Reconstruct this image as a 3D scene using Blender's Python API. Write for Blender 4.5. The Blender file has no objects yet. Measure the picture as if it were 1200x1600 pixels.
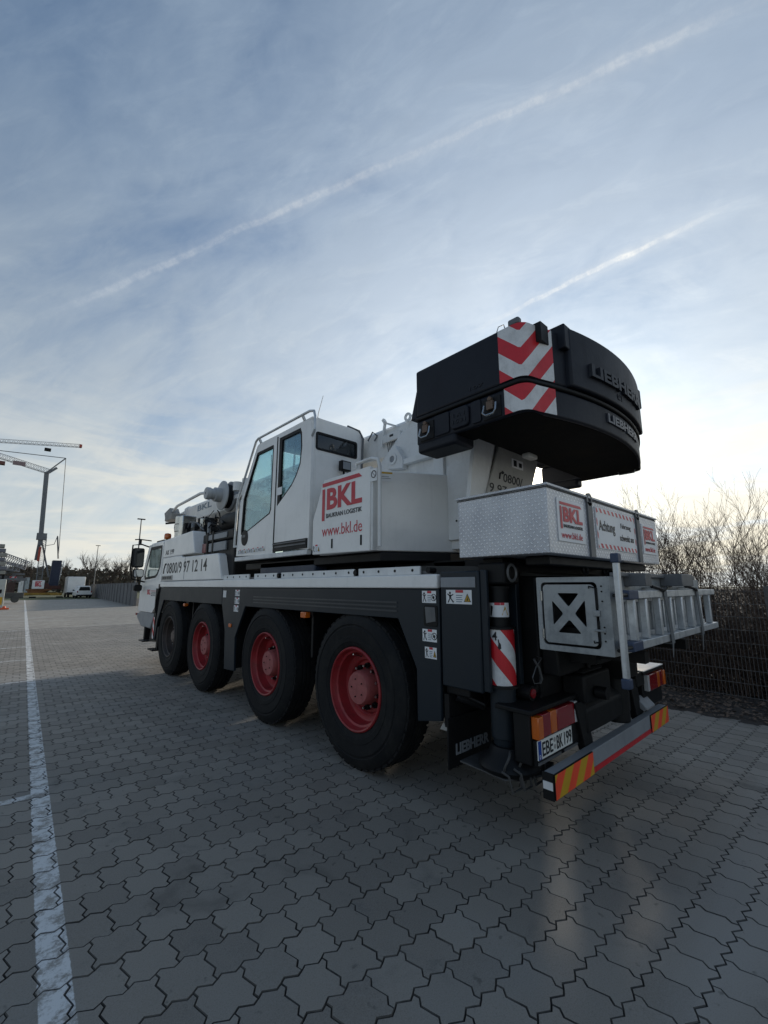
import bpy, bmesh, math, random
import numpy as np
from mathutils import Vector, Matrix
R = math.radians
random.seed(7); np.random.seed(7)
S = bpy.context.scene
COL = S.collection

# ------------------------------------------------------------------ camera, sky, sun, exposure
CAM_H = 1.8
YAW, PITCH = 42.3, 9.9
cam_d = bpy.data.cameras.new('camera')
cam = bpy.data.objects.new('camera', cam_d); COL.objects.link(cam)
cam.location = (0, 0, CAM_H)
cam.rotation_euler = (R(90 + PITCH), 0, -R(YAW))
cam_d.sensor_fit = 'VERTICAL'; cam_d.sensor_height = 24.0
cam_d.lens = 665 / 1600 * 24.0
cam_d.clip_start = 0.05; cam_d.clip_end = 5000
S.camera = cam
S.render.resolution_x = 768; S.render.resolution_y = 1024
S.view_settings.view_transform = 'Standard'
S.view_settings.look = 'None'
S.view_settings.exposure = 0.42
S.view_settings.gamma = 1.0

SUN_AZ, SUN_EL = 63.5, 13.8          # azimuth clockwise from +Y
sun_dir = Vector((math.sin(R(SUN_AZ)) * math.cos(R(SUN_EL)), math.cos(R(SUN_AZ)) * math.cos(R(SUN_EL)), math.sin(R(SUN_EL))))
sd = bpy.data.lights.new('sun', 'SUN'); sd.energy = 2.4; sd.angle = R(3.0); sd.color = (1.0, 0.9, 0.76)
so = bpy.data.objects.new('sun', sd); COL.objects.link(so)
so.rotation_euler = sun_dir.to_track_quat('Z', 'Y').to_euler()

# ------------------------------------------------------------------ node helpers
class NT:
    def __init__(s, tree): s.t = tree; s.n = tree.nodes; s.l = tree.links
    def new(s, typ, **kw):
        nd = s.n.new(typ)
        for k, v in kw.items(): setattr(nd, k, v)
        return nd
    def put(s, sock, v):
        if v is None: return
        if isinstance(v, bpy.types.NodeSocket): s.l.new(v, sock)
        else: sock.default_value = v
    def m(s, op, a, b=None, c=None, clamp=False):
        nd = s.new('ShaderNodeMath', operation=op); nd.use_clamp = clamp
        s.put(nd.inputs[0], a); s.put(nd.inputs[1], b); s.put(nd.inputs[2], c)
        return nd.outputs[0]
    def v(s, op, a, b=None, out=0):
        nd = s.new('ShaderNodeVectorMath', operation=op)
        s.put(nd.inputs[0], a); s.put(nd.inputs[1], b)
        return nd.outputs['Value'] if op in ('DOT_PRODUCT', 'LENGTH') else nd.outputs[0]
    def mix(s, f, a, b, blend='MIX'):
        nd = s.new('ShaderNodeMix', data_type='RGBA', blend_type=blend)
        s.put(nd.inputs[0], f); s.put(nd.inputs[6], a); s.put(nd.inputs[7], b)
        return nd.outputs[2]
    def sep(s, v):
        nd = s.new('ShaderNodeSeparateXYZ'); s.put(nd.inputs[0], v); return nd.outputs
    def comb(s, x, y, z):
        nd = s.new('ShaderNodeCombineXYZ')
        s.put(nd.inputs[0], x); s.put(nd.inputs[1], y); s.put(nd.inputs[2], z); return nd.outputs[0]
    def noise(s, v, scale, detail=4, rough=0.55, dist=0.0):
        nd = s.new('ShaderNodeTexNoise'); s.put(nd.inputs['Vector'], v)
        nd.inputs['Scale'].default_value = scale; nd.inputs['Detail'].default_value = detail
        nd.inputs['Roughness'].default_value = rough; nd.inputs['Distortion'].default_value = dist
        return nd.outputs['Fac']
    def ramp(s, v, a, b, smooth=True, lo=0.0, hi=1.0):
        nd = s.new('ShaderNodeMapRange', interpolation_type='SMOOTHSTEP' if smooth else 'LINEAR')
        s.put(nd.inputs[0], v); nd.inputs[1].default_value = a; nd.inputs[2].default_value = b
        nd.inputs[3].default_value = lo; nd.inputs[4].default_value = hi
        return nd.outputs[0]
def c4(c): return (c[0], c[1], c[2], 1.0)

# ------------------------------------------------------------------ world
W = bpy.data.worlds.new('World'); S.world = W; W.use_nodes = True
N = NT(W.node_tree); N.n.clear()
sky = N.new('ShaderNodeTexSky', sky_type='NISHITA'); sky.sun_disc = False
sky.sun_elevation = R(SUN_EL); sky.sun_rotation = R(SUN_AZ)
sky.air_density = 1.0; sky.dust_density = 0.6; sky.ozone_density = 2.2
tc = N.new('ShaderNodeTexCoord'); dirv = N.v('NORMALIZE', tc.outputs['Generated'])
dx, dy, dz = N.sep(dirv)[0:3]
cosun = N.v('DOT_PRODUCT', dirv, tuple(sun_dir))
cs = N.m('MAXIMUM', cosun, 0.0)
def pixdir(u, v):
    y, p = R(YAW), R(PITCH)
    fw = Vector((math.sin(y) * math.cos(p), math.cos(y) * math.cos(p), math.sin(p)))
    rt = Vector((math.cos(y), -math.sin(y), 0)); up = rt.cross(fw)
    return (fw * 665 + rt * (u - 600) + up * (800 - v)).normalized()
# high cloud sheet: coordinates on a flat layer overhead
zz = N.m('ADD', N.m('MAXIMUM', dz, 0.0), 0.13)
px_, py_ = N.m('DIVIDE', dx, zz), N.m('DIVIDE', dy, zz)
ca, sa = math.cos(R(28)), math.sin(R(28))
pu = N.m('ADD', N.m('MULTIPLY', px_, ca), N.m('MULTIPLY', py_, sa))
pv = N.m('SUBTRACT', N.m('MULTIPLY', py_, ca), N.m('MULTIPLY', px_, sa))
flat = N.comb(N.m('MULTIPLY', pu, 0.42), N.m('MULTIPLY', pv, 1.0), 0.3)
stn = pixdir(70, 495).cross(pixdir(1180, 5)).normalized()          # wind streaks run along the long contrail
stt = stn.cross(pixdir(70, 495)).normalized(); sta = stt.cross(stn)
strv = N.comb(N.m('MULTIPLY', N.v('DOT_PRODUCT', dirv, tuple(stn)), 2.3), N.v('DOT_PRODUCT', dirv, tuple(stt)), N.v('DOT_PRODUCT', dirv, tuple(sta)))
n1 = N.noise(strv, 1.9, 6, 0.58, 0.35)
n2 = N.noise(strv, 6.5, 7, 0.62, 0.7)
n3 = N.noise(N.comb(N.m('MULTIPLY', N.v('DOT_PRODUCT', dirv, tuple(stn)), 7.0), N.m('MULTIPLY', N.v('DOT_PRODUCT', dirv, tuple(stt)), 2.0), N.m('MULTIPLY', N.v('DOT_PRODUCT', dirv, tuple(sta)), 2.0)), 3.0, 6, 0.65, 0.9)
veil = N.m('ADD', N.m('MULTIPLY', n1, 0.82), N.m('MULTIPLY', n2, 0.18))
sunward = N.ramp(cosun, -0.1, 0.95)
thr = N.m('ADD', veil, N.m('MULTIPLY', sunward, 0.22))
cover = N.m('ADD', N.ramp(thr, 0.34, 0.80, lo=0.24, hi=0.88), N.m('MULTIPLY', N.ramp(n3, 0.46, 0.72), 0.11), clamp=True)
low = N.ramp(dz, 0.42, 0.05)         # denser towards the horizon
cover = N.m('ADD', cover, N.m('MULTIPLY', low, 0.42), clamp=True)
# clouds near the horizon: flat long bands
bands = N.noise(N.comb(N.m('MULTIPLY', dx, 2.0), N.m('MULTIPLY', dy, 2.0), N.m('MULTIPLY', dz, 11.0)), 1.9, 5, 0.6, 0.5)
bandm = N.m('MULTIPLY', N.ramp(bands, 0.40, 0.62), N.ramp(dz, 0.45, 0.02))
# contrails: great circles broken up by noise
def trail(p, q, width, lo, hi, amt):
    a, b = Vector(p).normalized(), Vector(q).normalized()
    n = a.cross(b).normalized(); t = n.cross(a).normalized()
    wob = N.m('MULTIPLY', N.m('SUBTRACT', N.noise(dirv, 7.0, 4, 0.6), 0.5), 0.022)
    off = N.m('ABSOLUTE', N.m('ADD', N.v('DOT_PRODUCT', dirv, tuple(n)), wob))
    lump = N.m('MULTIPLY', N.ramp(N.noise(dirv, 42.0, 5, 0.75), 0.34, 0.68, lo=0.40, hi=1.0), N.ramp(N.noise(dirv, 6.0, 3, 0.5), 0.34, 0.60, lo=0.55, hi=1.0))
    al = N.m('ARCTAN2', N.v('DOT_PRODUCT', dirv, tuple(t)), N.v('DOT_PRODUCT', dirv, tuple(a)))
    ln = N.m('MULTIPLY', N.ramp(al, lo - 0.10, lo + 0.12), N.ramp(al, hi + 0.08, hi - 0.14))
    core = N.ramp(off, width, 0.0); wide = N.m('MULTIPLY', N.ramp(off, width * 3.2, 0.0), 0.35)
    return N.m('MULTIPLY', N.m('MULTIPLY', N.m('ADD', core, wide, clamp=True), lump), N.m('MULTIPLY', ln, amt))
TRAIL_1 = (pixdir(70, 495), pixdir(1180, 5)); TRAIL_2 = (pixdir(820, 478), pixdir(1130, 325))
TRAIL_3 = (pixdir(40, 720), pixdir(130, 655))
a1 = TRAIL_1[0].angle(TRAIL_1[1])
t1 = trail(*TRAIL_1, 0.0085, 0.02, a1 + 0.02, 0.20)
t2 = trail(*TRAIL_2, 0.0062, -0.06, TRAIL_2[0].angle(TRAIL_2[1]) * 0.92, 0.60)
# air colour and cloud colour
air = N.mix(1.0, sky.outputs[0], (0.046, 0.072, 0.092, 1), 'MULTIPLY')
grey = N.mix(N.ramp(dz, 0.0, 0.80), (0.46, 0.495, 0.495, 1), (0.170, 0.232, 0.315, 1))
g1 = N.m('MULTIPLY', N.m('POWER', cs, 4.0), 0.41)
g2 = N.m('MULTIPLY', N.m('POWER', cs, 24.0), 0.24)
g3 = N.m('MULTIPLY', N.m('POWER', cs, 700.0), 4.0)
glow = N.mix(1.0, N.comb(g1, g1, g1), (0.93, 0.97, 1.0, 1), 'MULTIPLY')
glow = N.mix(1.0, glow, N.mix(1.0, N.comb(g2, g2, g2), (1.0, 0.93, 0.78, 1), 'MULTIPLY'), 'ADD')
glow = N.mix(1.0, glow, N.mix(1.0, N.comb(g3, g3, g3), (1.0, 0.88, 0.66, 1), 'MULTIPLY'), 'ADD')
cloud = N.mix(1.0, grey, glow, 'ADD')
texture = N.m('ADD', 0.93, N.m('MULTIPLY', n2, 0.14))
cloud = N.mix(1.0, cloud, N.comb(texture, texture, texture), 'MULTIPLY')
colr = N.mix(cover, air, cloud)
warm = N.mix(N.ramp(cosun, 0.35, 0.95), (0.58, 0.585, 0.55, 1), (0.88, 0.77, 0.55, 1))
colr = N.mix(N.m('MULTIPLY', bandm, 0.70), colr, warm)
dark = N.m('MULTIPLY', N.ramp(bands, 0.62, 0.78), N.ramp(dz, 0.5, 0.05))
colr = N.mix(N.m('MULTIPLY', dark, 0.35), colr, (0.33, 0.37, 0.41, 1))
tr = N.mix(N.ramp(cosun, 0.3, 0.95), (0.52, 0.57, 0.62, 1), (1.0, 0.95, 0.84, 1))
colr = N.mix(t1, colr, tr); colr = N.mix(t2, colr, tr)
bg = N.new('ShaderNodeBackground'); N.put(bg.inputs[0], colr); bg.inputs[1].default_value = 1.0
wo = N.new('ShaderNodeOutputWorld'); N.l.new(bg.outputs[0], wo.inputs[0])

# ------------------------------------------------------------------ materials
MATS = {}
def mat(name, col, rough=0.5, metal=0.0, dirt=0.25, dirtcol=None, scale=3.0, bump=0.0, bscale=60.0, coat=0.0, spec=0.5, emit=None):
    if name in MATS: return MATS[name]
    m = bpy.data.materials.new(name); m.use_nodes = True
    n = NT(m.node_tree); b = n.n['Principled BSDF']
    tc = n.new('ShaderNodeNewGeometry').outputs['Position']
    f = n.noise(tc, scale, 6, 0.65); f2 = n.noise(tc, scale * 9, 3, 0.6)
    dc = dirtcol or tuple(x * 0.55 for x in col)
    px, py, pz = n.sep(tc)[0:3]
    run = n.noise(n.comb(n.m('MULTIPLY', px, 14.0), n.m('MULTIPLY', py, 14.0), n.m('MULTIPLY', pz, 1.1)), 1.0, 4, 0.6)
    f = n.m('ADD', f, n.m('MULTIPLY', n.ramp(run, 0.50, 0.74), 0.13))
    fac = n.m('MULTIPLY', n.m('ADD', n.ramp(f, 0.42, 0.72), n.m('MULTIPLY', n.ramp(f2, 0.5, 0.8), 0.5), clamp=True), dirt)
    n.put(b.inputs['Base Color'], n.mix(fac, c4(col), c4(dc)))
    n.put(b.inputs['Roughness'], n.m('ADD', rough, n.m('MULTIPLY', n.m('SUBTRACT', f, 0.45), 0.3), clamp=True))
    b.inputs['Metallic'].default_value = metal
    b.inputs['Coat Weight'].default_value = coat
    b.inputs['Specular IOR Level'].default_value = spec
    if bump:
        bp = n.new('ShaderNodeBump'); bp.inputs['Strength'].default_value = bump; bp.inputs['Distance'].default_value = 0.01
        n.put(bp.inputs['Height'], n.noise(tc, bscale, 4, 0.6)); n.l.new(bp.outputs[0], b.inputs['Normal'])
    if emit: b.inputs['Emission Color'].default_value = c4(emit[0]); b.inputs['Emission Strength'].default_value = emit[1]
    MATS[name] = m; return m
WHITE = mat('white_paint', (0.86, 0.85, 0.82), 0.38, dirt=0.2, dirtcol=(0.50, 0.49, 0.46), coat=0.25, scale=1.6)
WHITE2 = mat('off_white_steel', (0.78, 0.78, 0.76), 0.5, dirt=0.3, dirtcol=(0.44, 0.43, 0.40), scale=2.5)
GREYP = mat('grey_plate', (0.42, 0.41, 0.38), 0.5, dirt=0.3)
NAVY = mat('dark_slate_paint', (0.0105, 0.0175, 0.0250), 0.46, dirt=0.4, dirtcol=(0.021, 0.025, 0.029), scale=2.2, spec=0.35)
NAVYCW = mat('counterweight_paint', (0.0045, 0.0070, 0.0140), 0.55, dirt=0.25, dirtcol=(0.009, 0.010, 0.015), spec=0.35, scale=2.0, bump=0.12, bscale=25)
BLACK = mat('black_steel', (0.0045, 0.005, 0.006), 0.55, dirt=0.5, dirtcol=(0.013, 0.012, 0.011), scale=5, spec=0.3)
RUBBER = mat('tyre_rubber', (0.0075, 0.0082, 0.0095), 0.75, spec=0.25, dirt=0.7, dirtcol=(0.024, 0.0235, 0.022), scale=4, bump=0.2, bscale=90)
RED = mat('red_wheel_paint', (0.32, 0.022, 0.027), 0.45, dirt=0.5, dirtcol=(0.10, 0.018, 0.015), scale=6)
REDHUB = mat('faded_hub_paint', (0.36, 0.10, 0.095), 0.6, dirt=0.4, dirtcol=(0.14, 0.04, 0.035), scale=14)
RIMDARK = mat('dark_brown_rim', (0.045, 0.036, 0.032), 0.55, dirt=0.5, dirtcol=(0.09, 0.06, 0.05), scale=8)
HUBDARK = mat('dusty_hub', (0.16, 0.12, 0.10), 0.6, dirt=0.4)
CHROME = mat('bright_nut_metal', (0.5, 0.5, 0.5), 0.3, 1.0, dirt=0.2)
ALU = mat('raw_aluminium', (0.62, 0.64, 0.65), 0.42, 0.6, dirt=0.5, dirtcol=(0.22, 0.24, 0.25), scale=7)
ALUD = mat('weathered_aluminium_plate', (0.36, 0.38, 0.385), 0.5, 0.4, dirt=0.6, dirtcol=(0.18, 0.195, 0.20), scale=5, bump=0.1, bscale=30)
STEEL = mat('stainless_steel', (0.5, 0.51, 0.5), 0.22, 1.0, dirt=0.4, dirtcol=(0.25, 0.24, 0.22))
STEELD = mat('galvanised_wire', (0.16, 0.165, 0.17), 0.55, 0.5, dirt=0.4)
REDP = mat('red_print', (0.56, 0.035, 0.055), 0.45, dirt=0.1)
REDR = mat('red_reflective', (0.62, 0.016, 0.026), 0.4, dirt=0.25, dirtcol=(0.25, 0.02, 0.02), scale=9)
WREF = mat('white_reflective', (0.74, 0.74, 0.73), 0.45, dirt=0.35, dirtcol=(0.3, 0.3, 0.29), scale=9)
WPRINT = mat('white_label', (0.84, 0.84, 0.83), 0.5, dirt=0.15)
BPRINT = mat('black_print', (0.012, 0.013, 0.016), 0.5, dirt=0.1)
GPRINT = mat('grey_blue_print', (0.12, 0.19, 0.25), 0.5, dirt=0.1)
ORANGER = mat('orange_red_reflective', (0.95, 0.085, 0.03), 0.4, dirt=0.2)
YELLOWR = mat('mustard_reflective', (0.62, 0.36, 0.015), 0.4, dirt=0.2)
YELLOWW = mat('yellow_warning_print', (0.60, 0.36, 0.02), 0.5, dirt=0.1)
ORANGEL = mat('orange_lens', (0.62, 0.13, 0.01), 0.15, dirt=0.1, coat=0.6)
REDL = mat('red_lens', (0.26, 0.007, 0.012), 0.15, dirt=0.15, coat=0.6)
WHITEL = mat('white_lens', (0.5, 0.5, 0.5), 0.2, dirt=0.1, coat=0.5)
BLUEP = mat('blue_plastic_cap', (0.035, 0.055, 0.105), 0.5, dirt=0.4)
EUBLUE = mat('blue_plate_band', (0.01, 0.06, 0.32), 0.4, dirt=0.1)
PLATEW = mat('number_plate_white', (0.80, 0.81, 0.76), 0.4, dirt=0.15)
GREYRAIL = mat('grey_bumper_paint', (0.27, 0.285, 0.30), 0.5, dirt=0.35, dirtcol=(0.17, 0.175, 0.18))
STRAP = mat('grey_strap', (0.13, 0.14, 0.145), 0.7, dirt=0.4, scale=12)
INTERIOR = mat('cab_interior', (0.07, 0.08, 0.09), 0.8, dirt=0.2)
CONC = mat('grey_concrete', (0.17, 0.165, 0.16), 0.85, dirt=0.6, dirtcol=(0.10, 0.095, 0.09), scale=0.8, bump=0.2)
BARK = mat('brown_bark', (0.075, 0.055, 0.042), 0.85, dirt=0.5, dirtcol=(0.045, 0.034, 0.027), scale=6)
TWIG = mat('brown_twigs', (0.080, 0.054, 0.040), 0.85, dirt=0.5, dirtcol=(0.06, 0.042, 0.033), scale=3)
TWIGD = mat('dark_hedge_twigs', (0.105, 0.074, 0.056), 0.9, dirt=0.6, dirtcol=(0.030, 0.025, 0.022), scale=3)
WOODS = mat('winter_wood', (0.15, 0.12, 0.09), 0.95, dirt=0.8, dirtcol=(0.085, 0.085, 0.062), scale=0.25)
LEAF = mat('dead_leaves', (0.16, 0.115, 0.085), 0.85, dirt=0.8, dirtcol=(0.055, 0.04, 0.03), scale=18)
SOIL = mat('bare_soil', (0.055, 0.045, 0.038), 0.95, dirt=0.7, dirtcol=(0.03, 0.026, 0.022), scale=5, bump=0.8, bscale=40)
GRASS = mat('winter_grass', (0.085, 0.095, 0.035), 0.95, dirt=0.6, dirtcol=(0.10, 0.085, 0.05), scale=0.15, bump=0.5)
CRANEG = mat('crane_grey_steel', (0.17, 0.18, 0.19), 0.55, dirt=0.4)
CRANEY = mat('crane_yellow', (0.42, 0.24, 0.03), 0.6, dirt=0.6, dirtcol=(0.18, 0.11, 0.03), scale=1.2)
CRANER = mat('crane_red', (0.45, 0.07, 0.04), 0.5, dirt=0.3)
BALLAST = mat('dark_blue_ballast', (0.028, 0.035, 0.062), 0.7, dirt=0.4)
ROOFB = mat('weathered_brown_roof', (0.10, 0.06, 0.05), 0.8, dirt=0.5)
WINDOWD = mat('dark_glass', (0.012, 0.014, 0.016), 0.08, dirt=0.1, coat=0.8)
MIRROR = mat('mirror_glass', (0.5, 0.52, 0.55), 0.06, 1.0, dirt=0.1)
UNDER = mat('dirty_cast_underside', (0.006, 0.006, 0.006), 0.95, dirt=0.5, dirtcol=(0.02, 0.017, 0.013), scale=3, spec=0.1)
CONEO = mat('orange_cone', (0.75, 0.12, 0.04), 0.5, dirt=0.2)

def glass(name, tint, refl=0.10):
    m = bpy.data.materials.new(name); m.use_nodes = True
    n = NT(m.node_tree); n.n.clear()
    tr = n.new('ShaderNodeBsdfTransparent'); tr.inputs[0].default_value = c4(tint)
    gl = n.new('ShaderNodeBsdfGlossy'); gl.inputs[0].default_value = (0.9, 0.95, 1, 1); gl.inputs[1].default_value = 0.03
    lw = n.new('ShaderNodeLayerWeight'); lw.inputs[0].default_value = 0.35
    f = n.m('ADD', n.m('MULTIPLY', lw.outputs['Fresnel'], 0.5), refl, clamp=True)
    mx = n.new('ShaderNodeMixShader'); n.put(mx.inputs[0], f)
    n.l.new(tr.outputs[0], mx.inputs[1]); n.l.new(gl.outputs[0], mx.inputs[2])
    o = n.new('ShaderNodeOutputMaterial'); n.l.new(mx.outputs[0], o.inputs[0])
    return m
GLASS = glass('teal_cab_glass', (0.70, 0.86, 0.87), 0.06)

def checker_mat():
    m = bpy.data.materials.new('checker_plate_aluminium'); m.use_nodes = True
    n = NT(m.node_tree); b = n.n['Principled BSDF']
    g = n.new('ShaderNodeNewGeometry')
    x, y, z = n.sep(g.outputs['Position'])[0:3]; nx, ny, nz = n.sep(g.outputs['Normal'])[0:3]
    side = n.m('GREATER_THAN', n.m('ABSOLUTE', nx), 0.7)
    top = n.m('GREATER_THAN', n.m('ABSOLUTE', nz), 0.7)
    a = n.m('ADD', n.m('MULTIPLY', side, y), n.m('MULTIPLY', n.m('SUBTRACT', 1.0, side), x))
    c = n.m('ADD', n.m('MULTIPLY', top, y), n.m('MULTIPLY', n.m('SUBTRACT', 1.0, top), z))
    k = 1 / 0.036
    u = n.m('MULTIPLY', n.m('ADD', a, c), k * 0.7071); v = n.m('MULTIPLY', n.m('SUBTRACT', a, c), k * 0.7071)
    par = n.m('ABSOLUTE', n.m('MODULO', n.m('ADD', n.m('FLOOR', u), n.m('FLOOR', v)), 2.0))
    fu = n.m('ABSOLUTE', n.m('SUBTRACT', n.m('FRACT', u), 0.5)); fv = n.m('ABSOLUTE', n.m('SUBTRACT', n.m('FRACT', v), 0.5))
    ip = n.m('SUBTRACT', 1.0, par)
    lo = n.m('ADD', n.m('MULTIPLY', fu, par), n.m('MULTIPLY', fv, ip)); sh = n.m('ADD', n.m('MULTIPLY', fv, par), n.m('MULTIPLY', fu, ip))
    lens = n.m('ADD', n.m('MULTIPLY', lo, 0.30), sh)
    hgt = n.ramp(lens, 0.20, 0.11)
    f = n.noise(g.outputs['Position'], 4.0, 5, 0.6)
    base = n.mix(n.ramp(f, 0.35, 0.7), (0.60, 0.61, 0.63, 1), (0.49, 0.50, 0.53, 1))
    n.put(b.inputs['Base Color'], n.mix(n.m('MULTIPLY', hgt, 0.8), base, (0.92, 0.94, 0.97, 1)))
    n.put(b.inputs['Roughness'], n.m('SUBTRACT', 0.46, n.m('MULTIPLY', hgt, 0.14)))
    b.inputs['Metallic'].default_value = 0.35
    bp = n.new('ShaderNodeBump'); bp.inputs['Strength'].default_value = 0.9; bp.inputs['Distance'].default_value = 0.004
    n.put(bp.inputs['Height'], hgt); n.l.new(bp.outputs[0], b.inputs['Normal'])
    return m
CHECKER = checker_mat()

SITE = 2.47                                       # site axes are turned this much from the crane's
tS, cS, sS = math.tan(R(SITE)), math.cos(R(SITE)), math.sin(R(SITE))
def site(x, y): return (x + y * tS, y)            # x = offset of the site line at y = 0
PA, PB = 0.216, 0.2115                            # paving stone pitch

def paving_mat(far):
    m = bpy.data.materials.new('far_paving' if far else 'paving_stone'); m.use_nodes = True
    n = NT(m.node_tree); b = n.n['Principled BSDF']
    g = n.new('ShaderNodeNewGeometry'); pos = g.outputs['Position']
    x, y, z = n.sep(pos)[0:3]
    big = n.noise(pos, 0.55, 5, 0.6); mid = n.noise(pos, 3.2, 6, 0.65, 0.4); fine = n.noise(pos, 150.0, 4, 0.75)
    streak = n.noise(n.comb(n.m('MULTIPLY', x, 0.09), n.m('MULTIPLY', y, 0.5), 0.0), 1.0, 5, 0.6, 0.6)
    if far:
        u = n.m('DIVIDE', n.m('SUBTRACT', x, n.m('MULTIPLY', y, -tS)), PA); w = n.m('DIVIDE', n.m('ADD', y, n.m('MULTIPLY', x, tS)), PB)
        cell = n.new('ShaderNodeTexWhiteNoise', noise_dimensions='2D')
        n.put(cell.inputs['Vector'], n.comb(n.m('FLOOR', u), n.m('FLOOR', w), 0)); tint = cell.outputs['Value']
    else:
        at = n.new('ShaderNodeAttribute', attribute_name='tint'); oi = n.new('ShaderNodeObjectInfo')
        tint = n.m('FRACT', n.m('ADD', at.outputs['Fac'], oi.outputs['Random']))
    base = n.mix(tint, (0.205, 0.180, 0.148, 1), (0.300, 0.266, 0.220, 1))
    base = n.mix(n.m('MULTIPLY', n.ramp(big, 0.45, 0.7), 0.45), base, (0.27, 0.262, 0.24, 1))
    base = n.mix(n.m('MULTIPLY', n.ramp(mid, 0.55, 0.78), 0.55), base, (0.095, 0.093, 0.086, 1))
    base = n.mix(n.m('MULTIPLY', n.ramp(fine, 0.35, 0.75), 0.42), base, (0.36, 0.35, 0.33, 1))
    base = n.mix(n.m('MULTIPLY', n.ramp(fine, 0.46, 0.26), 0.5), base, (0.09, 0.09, 0.09, 1))
    if far: base = n.mix(1.0, base, (1.28, 1.27, 1.25, 1), 'MULTIPLY')  # far paving lightened to stand in for sunlight on the lot
    # tyre scuffs across the lot
    base = n.mix(n.m('MULTIPLY', n.ramp(streak, 0.52, 0.75), 0.30), base, (0.14, 0.138, 0.135, 1))
    base = n.mix(n.m('MULTIPLY', n.ramp(streak, 0.48, 0.30), 0.45), base, (0.40, 0.385, 0.36, 1))
    drip = n.ramp(n.noise(pos, 13.0, 3, 0.5), 0.66, 0.74); drip2 = n.ramp(n.noise(pos, 1.1, 5, 0.6, 1.0), 0.60, 0.72)
    base = n.mix(n.m('MULTIPLY', n.m('MAXIMUM', n.m('MULTIPLY', drip, 0.5), n.m('MULTIPLY', drip2, 0.45)), 1.0), base, (0.070, 0.066, 0.058, 1))
    # flat print: painted bay lines, worn
    lx = n.m('SUBTRACT', x, n.m('ADD', n.m('MULTIPLY', y, 0.0431), 0.312))
    wig = n.m('MULTIPLY', n.m('SUBTRACT', n.noise(pos, 30.0, 2, 0.5), 0.5), 0.012)
    l1 = n.ramp(n.m('ABSOLUTE', n.m('ADD', lx, wig)), 0.066, 0.061)
    yy = n.m('ADD', y, n.m('MULTIPLY', x, tS))
    left = n.m('LESS_THAN', lx, -0.05)
    bars = None
    for yc, hw, x0 in ((5.10, 0.045, -9), (11.05, 0.05, -9), (14.2, 0.05, -9), (17.2, 0.06, -9), (20.3, 0.05, -9), (23.6, 0.06, -9), (29.8, 0.06, -9), (36, 0.06, -9), (42, 0.06, -9)):
        q = n.ramp(n.m('ABSOLUTE', n.m('ADD', n.m('SUBTRACT', yy, yc), wig)), hw + 0.004, hw)
        bars = q if bars is None else n.m('MAXIMUM', bars, q)
    bars = n.m('MULTIPLY', bars, left)
    worn = n.ramp(n.noise(pos, 8.0, 6, 0.78), 0.40, 0.56, lo=0.12, hi=0.90)
    worn2 = n.ramp(n.noise(pos, 60.0, 4, 0.7), 0.26, 0.40, lo=0.55, hi=1.0)
    pm = n.m('MULTIPLY', n.m('MULTIPLY', n.m('MAXIMUM', l1, n.m('MULTIPLY', bars, 0.8)), worn), worn2)
    base = n.mix(pm, base, (0.80, 0.80, 0.78, 1))
    if far:
        jo = n.m('MAXIMUM', n.m('ABSOLUTE', n.m('SUBTRACT', n.m('FRACT', w), 0.5)), 0.0)
        base = n.mix(n.ramp(jo, 0.465, 0.49, hi=0.35), base, (0.04, 0.04, 0.04, 1))
    if not far:                                       # sand and dirt caught on the worn edges and in the joints
        up = n.sep(g.outputs['True Normal'])[2]
        base = n.mix(n.m('MULTIPLY', n.ramp(up, 0.93, 0.80), n.ramp(mid, 0.35, 0.6, lo=0.95, hi=0.62)), base, (0.036, 0.034, 0.031, 1))
    n.put(b.inputs['Base Color'], base)
    damp = n.ramp(big, 0.35, 0.65)
    n.put(b.inputs['Roughness'], n.m('ADD', 0.66, n.m('MULTIPLY', damp, 0.16)))
    b.inputs['Specular IOR Level'].default_value = 0.32
    bp = n.new('ShaderNodeBump'); bp.inputs['Strength'].default_value = 0.45; bp.inputs['Distance'].default_value = 0.004
    n.put(bp.inputs['Height'], n.m('ADD', n.m('MULTIPLY', fine, 0.5), n.m('MULTIPLY', mid, 1.2))); n.l.new(bp.outputs[0], b.inputs['Normal'])
    return m
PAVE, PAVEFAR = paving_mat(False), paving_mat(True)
SAND = mat('dark_joint_sand', (0.022, 0.023, 0.024), 0.95, dirt=0.5, dirtcol=(0.04, 0.038, 0.035), scale=6)

# ------------------------------------------------------------------ object helpers
def tag(o, label=None, cat=None, group=None, kind=None):
    if label: o['label'] = label
    if cat: o['category'] = cat
    if group: o['group'] = group
    if kind: o['kind'] = kind
    return o
def empty(name, loc, label=None, cat=None, group=None):
    o = bpy.data.objects.new(name, None); COL.objects.link(o); o.location = loc; o.empty_display_size = 0.2
    o['_w'] = list(loc)
    return tag(o, label, cat, group)
def wloc(o): return Vector(o['_w']) if '_w' in o.keys() else Vector((0, 0, 0))

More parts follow.
